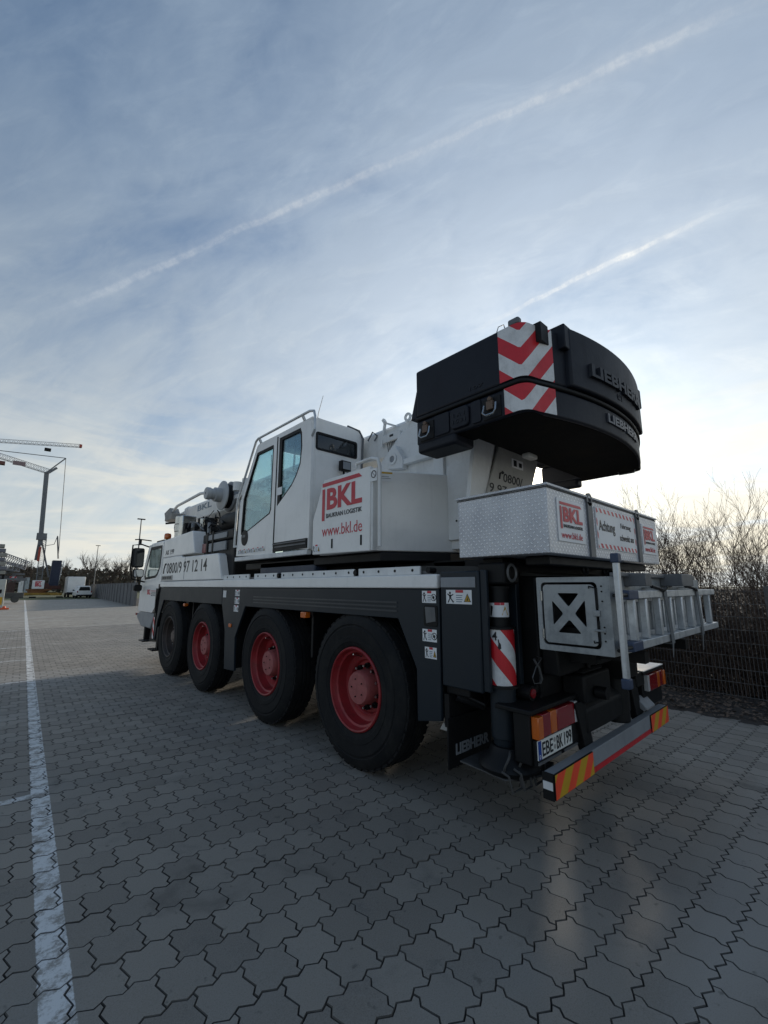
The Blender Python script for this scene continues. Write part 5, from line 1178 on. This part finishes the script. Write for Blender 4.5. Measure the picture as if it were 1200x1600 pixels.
text('Fahrzeug', (4.30, 1.4315, 2.32), UR, VR, .26, .06, BPRINT, s2, bold=.008); text('schwenkt aus', (4.26, 1.4315, 2.215), UR, VR, .36, .06, BPRINT, s2, bold=.008)
for x in (3.62, 4.78):
    q = MB(); q.box(x - .045, x + .045, 1.424, 1.4395, 2.036, 2.49); q.lathe([(.055, 0), (.055, .014), (.03, .014), (.03, 0)], (0, 0, 0), 'X', 1, n=20, closed=True)
    k0 = len(q.v) - 80; q.v[k0:] = [(x + p[1], 1.424 + p[0], 2.515 + p[2]) for p in q.v[k0:]]
    q.build('lifting_strap_plate', STEELD, box)

# ------------------------------------------------------------------ ladder strapped behind the cage
lad = empty('ladder', (4.3, 1.0, 1.4), 'aluminium ladder with blue end caps strapped on its side across the rear of the crane', 'ladder')
YL = 1.0
for z in (1.425, 1.745):
    mb = MB(); mb.box(3.17, 5.40, YL - .012, YL + .012, z - .025, z + .025); mb.box(3.17, 5.40, YL + .012, YL + .065, z - .025, z - .019); mb.box(3.17, 5.40, YL + .012, YL + .065, z + .019, z + .025); mb.build('rail', ALU, lad, bevel=.003)
    mb = MB(); mb.box(2.99, 3.169, YL - .016, YL + .07, z - .029, z + .029); mb.build('end_cap', BLUEP, lad, bevel=.006)
for z in (1.46, 1.71):
    mb = MB(); mb.box(3.20, 5.3, YL + .075, YL + .10, z - .02, z + .02); mb.build('rail', ALU, lad, bevel=.003)
for x in (3.12, 3.35, 3.65, 3.93, 4.24, 4.54, 4.84, 5.20):
    mb = MB(); mb.box(x - .019, x + .019, YL - .006, YL + .045, 1.451, 1.719); mb.build('rung', ALU, lad, bevel=.008)
    if x < 5: mb = MB(); mb.box(x + .10, x + .135, YL + .078, YL + .098, 1.481, 1.689); mb.build('rung', ALU, lad, bevel=.006)
mb = MB(); mb.box(2.768, 2.812, YL - .042, YL - .010, 1.27, 1.945); mb.build('stabiliser_bar', ALU, lad, bevel=.006)
for z in (1.940, 1.215):
    mb = MB(); mb.box(2.758, 2.820, YL - .050, YL - .003, z, z + .058); mb.build('end_cap', BLUEP, lad, bevel=.008)
for z in (1.745, 1.425): mb = MB(); mb.cyl((2.785, YL + .0, z), (3.0, YL + .0, z), .012, n=8); mb.build('clamp_bolt', BLACK, lad)
for k, (x, dx_) in enumerate(((3.72, .08), (4.66, .05))):
    st = MB(); st.add([(x - .035, YL - .02, 1.785), (x + .035, YL - .02, 1.785), (x + .035 + dx_, YL - .02, 1.385), (x - .035 + dx_, YL - .02, 1.385), (x - .035, YL - .024, 1.785), (x + .035, YL - .024, 1.785), (x + .035 + dx_, YL - .024, 1.385), (x - .035 + dx_, YL - .024, 1.385)], [(0, 1, 2, 3), (4, 5, 6, 7), (0, 1, 5, 4), (1, 2, 6, 5), (2, 3, 7, 6), (3, 0, 4, 7)])
    st.box(x - .035, x + .035, YL - .02, YL + .12, 1.785, 1.79); st.box(x + dx_ - .035, x + dx_ + .035, YL - .02, YL + .12, 1.38, 1.385)
    st.add([(x + dx_ - .025, YL - .02, 1.385), (x + dx_ + .02, YL - .02, 1.385), (x + dx_ + .015, YL - .01, 1.28 - k * .03), (x + dx_ - .005, YL - .01, 1.28 - k * .03)], [(0, 1, 2, 3)])
    tag(st.build('lashing_strap', STRAP, None), ('grey lashing strap round the middle of the ladder, left one', 'grey lashing strap round the ladder nearest the mesh fence')[k], 'strap', 'straps holding the ladder')
mb = MB(); mb.tube([(3.5, 1.0, 1.80), (3.58, .98, 1.785), (3.68, .975, 1.77), (3.73, .97, 1.79)], .012, 6); mb.build('rubber_tie', BLACK, lad); mb = MB(); mb.tube([(4.4, 1.0, 1.80), (4.55, .98, 1.785), (4.64, .975, 1.765)], .012, 6); mb.build('rubber_tie', BLACK, lad)

# ------------------------------------------------------------------ mesh fence
fence = empty('mesh_fence', (site(9.05, 10)[0], 10, 0), 'galvanised double rod mesh fence on posts in front of the brown hedge', 'fence')
FX = 9.04; y0, pw = -9.0, 2.5
for k in range(22):
    ya_ = y0 + k * pw
    pts = site(FX + .04, ya_); mb = MB(); mb.box(pts[0] - .02, pts[0] + .04, ya_ - .03, ya_ + .03, 0, 1.80); mb.build('fence_post', STEELD, fence, bevel=.004)
    if k == 21: break
    mb = MB()
    for i in range(9):
        z = 0.06 + i * .2075; a, b = site(FX, ya_ + .02), site(FX, ya_ + pw - .02)
        for o in (-.007, .007): mb.bar((a[0] + o, a[1], z), (b[0] + o, b[1], z), .007)
    mb.build('horizontal_wires', STEELD, fence)
    mb = MB()
    if ya_ < 8:
        for i in range(50):
            yy = ya_ + .025 + i * .05; a = site(FX, yy); mb.bar((a[0], yy, .03), (a[0], yy, 1.755), .0055)
    else:
        for i in range(13):
            yy = ya_ + .1 + i * .2; a = site(FX, yy); mb.bar((a[0], yy, .03), (a[0], yy, 1.755), .006)
    mb.build('vertical_wires', STEELD, fence, kind='stuff')

# ------------------------------------------------------------------ bare woody plants
def twig_mesh(seedn, H, n_stems, spread, depth, r0, mat_, parent=None, name='branches', base=(0, 0, 0), lean=.35, sides=4, kidk=4):
    r_ = random.Random(seedn); mb = MB()
    def grow(p, d, L, rad, lev):
        segs = 5 if lev == 0 else 4; pts = [p]; q = p.copy(); dd = d.copy(); kids = []
        for s_ in range(segs):
            dd = (dd + Vector((r_.gauss(0, .13), r_.gauss(0, .13), r_.gauss(.05, .08)))).normalized()
            q = q + dd * (L / segs); pts.append(q.copy())
            if lev < depth and s_ >= (1 if lev == 0 else 0): kids.append((q.copy(), dd.copy(), s_))
        rs = [max(.0016, rad * (1 - .75 * i / segs)) for i in range(segs + 1)]
        mb.tube(pts, rs, 3 if lev > 0 else sides, caps=False)
        for (kp, kd, s_) in kids:
            for _ in range(kidk if lev == 0 else (2 if lev == 1 else 2)):
                if r_.random() < .18: continue
                ax = Vector((r_.gauss(0, 1), r_.gauss(0, 1), r_.gauss(0, .4))).normalized()
                nd = (kd + ax * r_.uniform(.35, .85) + Vector((0, 0, .22))).normalized()
                grow(kp, nd, L * r_.uniform(.28, .55), rad * .42, lev + 1)
    for s_ in range(n_stems):
        a = r_.uniform(0, 6.28); b0 = Vector(base) + Vector((math.cos(a) * spread * .25 * r_.random(), math.sin(a) * spread * .25 * r_.random(), 0))
        d = Vector((math.cos(a) * lean * r_.random(), math.sin(a) * lean * r_.random(), 1)).normalized()
        grow(b0, d, H * r_.uniform(.75, 1.0), r0 * r_.uniform(.6, 1), 0)
    return mb.build(name, mat_, parent)
# hedge: a dense mass of twigs behind the fence
hv = MB(); r_ = random.Random(11)
for k in range(6200):
    y = r_.uniform(-9, 10) if k < 5600 else r_.uniform(10, 15)
    dens = r_.random(); x = 9.22 + y * tS + dens * 1.5
    h = r_.uniform(.7, 2.05) if k % 6 else r_.uniform(1.9, 2.5); h += .45 * (2.6 < y < 9); p = Vector((x, y, 0.0)); d = Vector((r_.gauss(0, .18), r_.gauss(0, .25), 1)).normalized()  # raised where the crane hides it, to dim sun streaks in the foreground
    pts = [p]; n = 4
    for s_ in range(n):
        d = (d + Vector((r_.gauss(0, .2), r_.gauss(0, .25), .05))).normalized(); p = p + d * h / n; pts.append(p.copy())
        for _ in range(3):
            dd = Vector((r_.gauss(0, 1), r_.gauss(0, 1), r_.gauss(.2, .7))).normalized(); L = r_.uniform(.10, .42)
            e = p + dd * L; hv.tube([p, (p + e) / 2 + Vector((0, 0, r_.uniform(-.03, .04))), e], [.0045, .003, .0015], 3, caps=False)
    hv.tube(pts, [.010, .008, .006, .004, .002], 3, caps=False)
hd = empty('hedge', (10.1, 6, 0), 'dense leafless brown hedge growing behind the mesh fence', 'hedge')
hv.build('hedge_twigs', TWIGD, hd, kind='stuff')
lv = MB()
for k in range(9000):                       # dry leaves still caught in it
    y = r_.uniform(-9, 14); x = 9.25 + y * tS + r_.random() ** 1.3 * 1.4; z = r_.random() ** 1.5 * 1.75
    s_ = r_.uniform(.015, .035); a = Vector((r_.gauss(0, 1), r_.gauss(0, 1), r_.gauss(0, 1))).normalized(); b = a.orthogonal().normalized() * s_; a = a.cross(b).normalized() * s_ * .6
    c = Vector((x, y, z)); lv.add([c - b, c + a, c + b, c - a], [(0, 1, 2, 3)])
lv.build('dry_leaves', mat('dry_hedge_leaves', (.13, .09, .065), .9, dirt=.8, dirtcol=(.04, .035, .03), scale=12), hd, kind='stuff')
labels = ['tall bare many-stemmed shrub rising behind the right end of the ladder', 'wide bare shrub behind the hedge at the right edge of the picture', 'thin bare shrub seen just right of the printed box',
          'bare shrub behind the hedge hidden mostly by the counterweight', 'bare shrub beyond the hedge near the middle of the crane', 'bare shrub beyond the hedge behind the storage box', 'bare shrub beyond the fence outside the right edge']
for k, (u_, y_, h_, ns) in enumerate(((10.5, 2.0, 3.8, 11), (10.6, 0.85, 3.3, 11), (10.8, 3.3, 3.3, 9), (10.9, 4.7, 3.3, 9), (11.0, 6.6, 3.2, 8), (11.2, 9.0, 3.1, 7), (10.6, -0.9, 3.3, 9))):
    sh = empty('bare_shrub', (u_ + y_ * tS, y_, 0), labels[k], 'shrub', 'bare shrubs standing behind the hedge')
    twig_mesh(40 + k, h_ * .68, ns, 1.4, 3 if k < 3 else 2, .020, TWIG, sh, 'branches', (u_ + y_ * tS, y_, 0), lean=.42, kidk=3)

# ------------------------------------------------------------------ far background
def P(u, v, Y):                                  # pixel on the plane y = Y, used while laying out the far ground
    d = pixdir(u, v); t = Y / d.y; return Vector((d.x * t, Y, CAM_H + d.z * t))
# concrete panel wall along the lot
cwl = empty('concrete_wall', (11.5, 60, 0), 'grey concrete panel wall running along the right side of the lot', 'wall')
for k in range(20):
    ya_ = 45 + k * 2.5; xa, xb = 10.05 + (ya_ - 40) * .0, 0
    xa = 10.0 + (ya_ - 46) * .074; xb = 10.0 + (ya_ + 2.45 - 46) * .074
    mb = MB(); mb.obox(((xa + xb) / 2 + .05, ya_ + 1.22, 1.05), Vector((xb - xa, 2.42, 0)) / 2, (.05, 0, 0), (0, 0, 1.05)); mb.build('wall_panel', CONC, cwl)
    mb = MB(); mb.box(xa - .06, xa + .14, ya_ - .07, ya_ + .07, 0, 2.16); mb.build('wall_post', CONC, cwl)
# lamp posts
for (u, v, Y, lab) in ((153.5, 853, 90, 'slim grey lamp post standing behind the far end of the concrete wall'), (221, 812, 47, 'slim grey lamp post just beyond the front cab of the crane')):
    b = P(u - 3, 925, Y); t = P(u, v, Y); x = t.x; H_ = t.z
    lp = empty('lamp_post', (x, Y, 0), lab, 'lamp post', 'lamp posts along the lot')
    mb = MB(); mb.cyl((x, Y, 0), (x, Y, H_), .09, .05, 10); mb.build('pole', STEELD, lp)
    mb = MB(); mb.box(x - .35, x + .35, Y - .12, Y + .12, H_, H_ + .10); mb.build('lamp_head', BLACK, lp, bevel=.03)
# white box van and car
van = empty('box_van', (10.45, 88, 0), 'white box van parked beside the far end of the wall', 'van')
mb = MB(); mb.box(9.2, 11.55, 86.5, 90.5, .75, 3.35); mb.build('cargo_box', WHITE, van, bevel=.05)
mb = MB(); mb.box(9.2, 11.55, 86.49, 86.5, .75, .85); mb.build('tail_board', BLACK, van)
mb = MB(); mb.prism([(90.5, .5), (90.5, 2.3), (91.3, 2.3), (92.1, 1.5), (92.3, .5)], 0, 9.35, 11.4); mb.build('van_cab', WHITE, van, bevel=.05)
for x in (9.4, 11.1):
    for y in (87.3, 91.3): mb = MB(); mb.cyl((x, y, .36), (x + .24, y, .36), .36, n=16); mb.build('wheel', RUBBER, van)
mb = MB(); mb.box(9.3, 11.45, 86.55, 90.4, .45, .75); mb.build('under_frame', BLACK, van)
car = empty('parked_car', (10.9, 82.5, 0), 'small white estate car parked in front of the box van', 'car')
CX0, CX1 = 9.75, 11.75
mb = MB(); mb.prism([(CX0, .35), (CX0 - .02, .95), (CX0 + .12, 1.08), (CX0 + .28, 1.78), (CX0 + .42, 1.86), (CX1 - .42, 1.86), (CX1 - .28, 1.78), (CX1 - .12, 1.08), (CX1 + .02, .95), (CX1, .35)], 1, 80.3, 84.6); cb = mb.build('car_body', WHITE, car, bevel=.09, seg=3)
mb = MB(); mb.prism([(CX0 + .27, 1.16), (CX0 + .40, 1.70), (CX1 - .40, 1.70), (CX1 - .27, 1.16)], 1, 80.27, 80.30); mb.build('rear_window', WINDOWD, car)
for x in (CX0 + .03, CX1 - .18): mb = MB(); mb.box(x, x + .15, 80.27, 80.30, .85, 1.1); mb.build('tail_light', REDL, car)
mb = MB(); mb.box(CX0 + .7, CX1 - .7, 80.27, 80.30, .72, .84); mb.build('number_plate', PLATEW, car)
mb = MB(); mb.box(CX0, CX1, 80.24, 80.32, .30, .55); mb.build('rear_bumper', BLACK, car)
for x in (CX0 + .02, CX1 - .24):
    for y in (81.2, 83.8): mb = MB(); mb.cyl((x, y, .33), (x + .22, y, .33), .33, n=16); mb.build('wheel', RUBBER, car)
for (a, b) in ((CX0 - .22, CX0 - .01), (CX1 + .01, CX1 + .22)): mb = MB(); mb.box(a, b, 82.6, 82.75, 1.1, 1.28); mb.build('door_mirror', BLACK, car)

# bottom slewing tower crane at the end of the lot
YC = 90.0
def lattice(mb, a, b, w, h, n, r=.035, tri_=True):
    a, b = Vector(a), Vector(b); d = (b - a).normalized(); up = Vector((0, 0, 1)); s_ = d.cross(up).normalized(); up2 = s_.cross(d)
    cor = ([(-w / 2, 0), (w / 2, 0), (0, h)] if tri_ else [(-w / 2, 0), (w / 2, 0), (w / 2, h), (-w / 2, h)])
    L = (b - a).length
    Q = lambda c, t: a + d * (L * t) + s_ * c[0] + up2 * c[1]
    for c in cor: mb.bar(Q(c, 0), Q(c, 1), r * 2)
    for i in range(n):
        for k in range(len(cor)):
            c1, c2 = cor[k], cor[(k + 1) % len(cor)]
            mb.bar(Q(c1, i / n), Q(c2, (i + .5) / n), r); mb.bar(Q(c2, (i + .5) / n), Q(c1, (i + 1) / n), r)
tcn = empty('tower_crane', (P(56, 928, YC).x, YC, 0), 'grey self erecting tower crane with yellow base frame at the end of the lot', 'tower crane')
t0, t1, t2 = P(55, 916, YC), P(64.5, 838, YC), P(73, 738, YC)
mb = MB(); lattice(mb, (t1.x, YC, t1.z), (t1.x + .15, YC, 2.2), .7, .7, 12, .04, False); mb.bar((t1.x - .1, YC + .1, t1.z), (t1.x - .3, YC + .1, 6), .35, .35)
mb.build('lower_mast', CRANEG, tcn)
mb = MB(); mb.bar((t1.x, YC, t1.z - 1.5), (t2.x, YC, t2.z), .62, .62); mb.build('upper_mast', CRANEG, tcn, bevel=.03)
mb = MB(); mb.box(t1.x - .6, t1.x + .7, YC - .5, YC + .5, t1.z - .6, t1.z + .5); mb.build('mast_joint', CRANEG, tcn)
mb = MB(); e = P(0, 715, YC); dj = (Vector((e.x, YC, e.z)) - Vector((t2.x, YC, t2.z))); far_ = Vector((t2.x, YC, t2.z)) + dj * 3.2
lattice(mb, (t2.x + .2, YC, t2.z - .2), far_, .8, .8, 44, .03); mb.build('jib', CRANEG, tcn)
mb = MB(); q = P(30, 725, YC); mb.box(q.x - .8, q.x + .8, YC - .5, YC - .42, q.z - .35, q.z + .35); mb.build('jib_sign', mat('dull_jib_sign', (.28, .2, .2), .6), tcn)
mb = MB(); q = P(2, 720, YC); mb.box(q.x - .5, q.x + .5, YC - .5, YC + .5, q.z - .6, q.z - .1); mb.build('trolley', mat('brown_trolley', (.16, .06, .05), .6), tcn)
p1, p2 = P(103, 716, YC), P(89, 731, YC)
mb = MB(); mb.bar((t2.x, YC, t2.z), p1, .18); mb.bar((t2.x, YC, t2.z - .3), p2, .32, .35); mb.build('strut', CRANEG, tcn)
q = P(0, 704, YC); dq = Vector((q.x, YC, q.z)) - p1
mb = MB(); mb.bar(p1, p1 + dq * 2.2, .10); q2 = P(91, 873, YC); mb.cyl(p1, (q2.x, YC, q2.z), .05, n=6); q3 = P(90, 838, YC); mb.cyl((q3.x, YC, q3.z), (q2.x, YC, q2.z), .11, n=6); q4 = P(70, 853, YC)
mb.tube([(q4.x, YC, q4.z), (q4.x + 1.2, YC, q4.z + .35), (q3.x, YC, q3.z + .1)], .05, 5); mb.build('guy_rope', STEELD, tcn)
a, b = P(64, 838, YC), P(76, 902, YC)
mb = MB(); mb.bar(a, b, .22); mb.build('rear_strut', CRANEG, tcn)
a, b = P(62.5, 855, YC), P(59, 877, YC)
mb = MB(); mb.bar(a + Vector((0, -.5, 0)), b + Vector((0, -.5, 0)), .32); mb.build('erecting_cylinder', CRANER, tcn)
a, b = P(79, 921, YC), P(92, 876, YC)
mb = MB(); mb.obox(((a.x + b.x) / 2, YC, (a.z + b.z) / 2), (.62, 0, 0), (0, .7, 0), (.08, 0, (b.z - a.z) / 2)); mb.build('ballast_stack', BALLAST, tcn, bevel=.03)
for k in range(7):
    z = a.z + (b.z - a.z) * (k + .5) / 7
    mb = MB(); mb.box((a.x + b.x) / 2 - .62, (a.x + b.x) / 2 + .62, YC - .72, YC - .69, z, z + .05)
mb = MB(); lattice(mb, (b.x + .35, YC + .3, 2.6), (b.x + .75, YC + .3, b.z), .5, .5, 8, .03, False); mb.build('access_ladder', ALU, tcn)
a, b = P(48.5, 920, YC), P(69, 907, YC)
mb = MB(); mb.box(a.x, b.x, YC - 1.3, YC - .9, a.z, b.z); sg_ = mb.build('sign_box', WHITE, tcn, bevel=.04)
text('BKL', (a.x + .35, YC - 1.31, a.z + .35), UR, VR, (b.x - a.x) - .7, (b.z - a.z) * .55, REDP, sg_, bold=.05); 
mb = MB(); mb.box(a.x + .35, b.x - .35, YC - 1.306, YC - 1.303, b.z - .22, b.z - .12); mb.build('logo_mark', REDP, sg_)
mb = MB(); mb.box(2.9, 8.8, YC - 1.6, YC - 1.2, .45, .75); mb.box(3.2, 8.3, YC + 1.0, YC + 1.4, .45, .8); mb.bar((3.0, YC - 2.6, .5), (8.4, YC + 2.2, .6), .3); mb.bar((8.6, YC - 2.6, .5), (3.4, YC + 2.2, .6), .3); mb.build('outrigger_frame', CRANEY, tcn, bevel=.03)
mb = MB(); mb.cyl((5.6, YC, .7), (5.6, YC, 1.1), 1.2, n=20); mb.box(4.2, 7.4, YC - .9, YC + .9, 1.1, 1.35); mb.build('slewing_platform', mat('rusty_platform', (.22, .09, .03), .7), tcn)
mb = MB(); mb.box(6.9, 8.6, YC - .9, YC + .9, 1.35, 1.9); mb.cyl((6.6, YC - 1, 1.9), (6.6, YC - .4, 1.9), .45, n=14); mb.build('winch_gear', mat('dark_red_brown', (.09, .035, .025), .7), tcn, bevel=.05)
for x in (3.0, 5.0, 8.4): mb = MB(); mb.box(x - .4, x + .4, YC - 2.9, YC - 2.2, 0, .2); mb.build('support_pad', BLACK, tcn)

# second tower crane: only its jib end is in view, the mast stands outside the picture
Y2 = 125.0
c2 = empty('tower_crane', (P(-260, 900, Y2).x, Y2, 0), 'distant tower crane of which only the end of the long upper jib is in view', 'tower crane')
a, b = P(127, 699, Y2), P(0, 691, Y2); dd = (b - a).normalized(); xm = P(-260, 900, Y2).x
t = (xm - a.x) / dd.x; end = a + dd * (t + 8)
mb = MB(); lattice(mb, a, end, .9, .75, 52, .035); mb.build('jib', CRANEG, c2)
mb = MB(); mb.box(a.x - .4, a.x + .1, Y2 - .5, Y2 + .5, a.z - .1, a.z + .6); mb.build('jib_tip', CRANER, c2)
q = P(76, 699, Y2); mb = MB(); mb.box(q.x - .7, q.x + .5, Y2 - .5, Y2 + .5, q.z - .9, q.z - .3); mb.build('trolley', BLACK, c2)
mb = MB(); m0 = a + dd * t; lattice(mb, (m0.x, Y2, 0), (m0.x + .01, Y2, m0.z + .5), 1.4, 1.4, 22, .07, False); mb.build('mast', CRANEG, c2)

# stacked jib sections and folded crane parts at the left edge
ybk = 62.0
stk = empty('folded_crane', (P(18, 915, ybk).x, ybk, 0), 'folded lattice crane sections sloping down to the right at the left edge', 'crane')
mb = MB(); a, b = P(-40, 862, ybk), P(39, 890, ybk); lattice(mb, a, b, .8, .9, 12, .05); a, b = P(-30, 880, ybk), P(30, 893, ybk); lattice(mb, a, b, .8, .7, 10, .05); mb.build('folded_jib', mat('pale_grey_steel', (.30, .30, .31), .5), stk)
mb = MB(); r_ = random.Random(5)
for k in range(40):
    u, v = r_.uniform(-20, 30), r_.uniform(888, 908); p = P(u, v, ybk + r_.uniform(-.8, .8)); mb.obox(p, (r_.uniform(.1, .7), 0, r_.uniform(-.1, .1)), (0, .2, 0), (0, 0, r_.uniform(.05, .2)))
mb.build('machinery', CRANEG, stk)
mb = MB(); p = P(10, 907, ybk); mb.box(p.x - 3.5, p.x + 1.6, ybk - .6, ybk + .6, .55, 1.1); mb.cyl((p.x + .9, ybk - .7, .42), (p.x + .9, ybk - .4, .42), .36, n=14); mb.build('trailer_frame', mat('dark_olive', (.10, .10, .09), .7), stk, bevel=.04)
mb = MB(); p = P(21, 904, ybk); mb.box(p.x - .35, p.x + .25, ybk - .75, ybk - .7, p.z - .25, p.z + .2); stripes('hazard_board', p.x - .35, p.x + .25, p.z - .25, p.z + .2, lambda s: s, .2, 0, lambda s, t: (s, ybk - .76, t), [REDR, WREF], stk)
for k in range(7):
    a = P(-22, 852 + k * 7, ybk - 3); b = P(8 + (k % 3) * 1.5, 852 + k * 7, ybk - 3)
    mb = MB(); mb.box(a.x, b.x, ybk - 3.6, ybk - 2.4, a.z - .20, a.z + .16)
    tag(mb.build('stacked_beam', [mat('weathered_boards', (.30, .29, .25), .8), mat('grey_boards', (.17, .17, .19), .7)][k % 2], None, bevel=.03), ('pale', 'grey')[k % 2] + ' flat beam at the left edge, ' + ('topmost of its stack', 'second from the top of its stack', 'third from the top of its stack', 'middle one of its stack', 'third from the bottom of its stack', 'second from the bottom of its stack', 'lowest of its stack')[k], 'beam', 'beams stacked at the left edge')
zb = P(0, 898, ybk - 3).z
rk = MB(); a = P(-24, 900, ybk - 3); b = P(7, 900, ybk - 3)
for x in (a.x, (a.x + b.x) / 2, b.x - .2): rk.box(x, x + .2, ybk - 3.5, ybk - 2.5, 0, zb + .2)
rk.box(a.x, b.x, ybk - 3.5, ybk - 2.5, zb - .05, zb + .2)
tag(rk.build('storage_rack', BLACK, None), 'dark steel rack under the stacked beams at the left edge', 'rack')
yk = 46.0; a, b = P(-12, 905, yk), P(6.5, 934, yk)
mb = MB(); mb.box(a.x, b.x, yk, yk + 1.0, .05, a.z); cbn = mb.build('site_cabinet', mat('dirty_white_cabinet', (.50, .51, .46), .6), None, bevel=.05)
tag(cbn, 'pale upright site cabinet with yellow markings at the left edge of the picture', 'cabinet')
mb = MB(); mb.box(b.x - .55, b.x - .1, yk - .02, yk, .35, .95); mb.build('yellow_panel', YELLOWR, cbn); mb = MB(); mb.box(b.x - .5, b.x - .2, yk - .02, yk, 1.25, 1.55); mb.build('cabinet_vent', BLACK, cbn)
p = P(8.5, 934, 45.0)
mb = MB(); mb.box(p.x - .30, p.x + .30, 44.8, 45.2, 0.02, .14); mb.cyl((p.x, 45, .14), (p.x, 45, .28), .12, .08, 10)
tag(mb.build('marker_cone_base', CONEO, None, bevel=.02), 'low orange marker foot on the paving at the left edge', 'marker')
# small site huts far behind
for (u0, u1, v0, v1, Y, m, lab) in ((30, 38, 904, 914, 110, WHITE2, 'small pale site hut left of the tower crane base'), (39, 47, 902, 914, 112, mat('pale_blue_hut', (.32, .38, .42), .6), 'small pale blue site hut beside the tower crane base'), (12, 26, 900, 912, 118, ROOFB, 'long low brown shed behind the folded crane')):
    a, b = P(u0, v1, Y), P(u1, v0, Y)
    hh = empty('site_hut', ((a.x + b.x) / 2, Y, 0), lab, 'hut')
    mb = MB(); mb.box(a.x, b.x, Y, Y + 3, 0, b.z); mb.build('hut_wall', m, hh)
    mb = MB(); mb.box(a.x - .15, b.x + .15, Y - .15, Y + 3.1, b.z, b.z + .15); mb.build('hut_roof', ROOFB, hh)
    mb = MB(); mb.box(a.x + (b.x - a.x) * .55, b.x - .3, Y - .03, Y - .005, b.z - 1.3, b.z - .5); mb.build('hut_window', WINDOWD, hh)
# far wood: a low mass of bare crowns, and trees standing above it
wd = MB(); r_ = random.Random(21)
for k in range(9000):
    y = r_.uniform(150, 185); x = r_.uniform(-30, 150); h = 7.2 * (1 - r_.random() ** 2.2 * .6) + .5 * math.sin(x * .13)
    nb_ = 3
    for _ in range(nb_):
        cx, cy, cz = x + r_.gauss(0, 1.0), y + r_.gauss(0, 1), h * r_.uniform(.1, 1.0)
        s_ = r_.uniform(.25, .75); a = Vector((r_.gauss(0, 1), r_.gauss(0, .5), r_.gauss(0, 1))).normalized() * s_; b = a.cross(Vector((0, 1, .2))).normalized() * s_ * .8
        c = Vector((cx, cy, cz)); wd.add([c - a, c + b * .7, c + a * .9, c - b], [(0, 1, 2, 3)])
tag(wd.build('far_wood', WOODS, None), 'dark brown leafless wood along the horizon behind the lot', 'wood', kind='stuff')
tl = ['round bare tree on the horizon behind the farther lamp post', 'bare tree on the horizon left of the near lamp post', 'small bare tree on the horizon behind the concrete wall', 'bare tree on the horizon behind the tower crane mast', 'bare tree on the horizon right of the ballast stack', 'bare tree on the horizon behind the front cab of the crane']
for k, (u, v, Y) in enumerate(((143, 870, 140), (176, 881, 150), (192, 883, 155), (45, 882, 150), (98, 884, 160), (207, 876, 120))):
    t = P(u, v, Y); tr_ = empty('bare_tree', (t.x, Y, 0), tl[k], 'tree', 'bare trees on the horizon')
    H_ = t.z
    mb = MB(); mb.cyl((t.x, Y, 0), (t.x + .1, Y, H_ * .45), .28, .16, 8); mb.build('trunk', BARK, tr_)
    twig_mesh(70 + k, H_ * .62, 7, 1.0, 2, .15, BARK, tr_, 'crown', (t.x + .1, Y, H_ * .38), lean=1.1, kidk=4)
for o in bpy.data.objects:
    if '_w' in o.keys(): del o['_w']
S.cycles.use_denoising = True
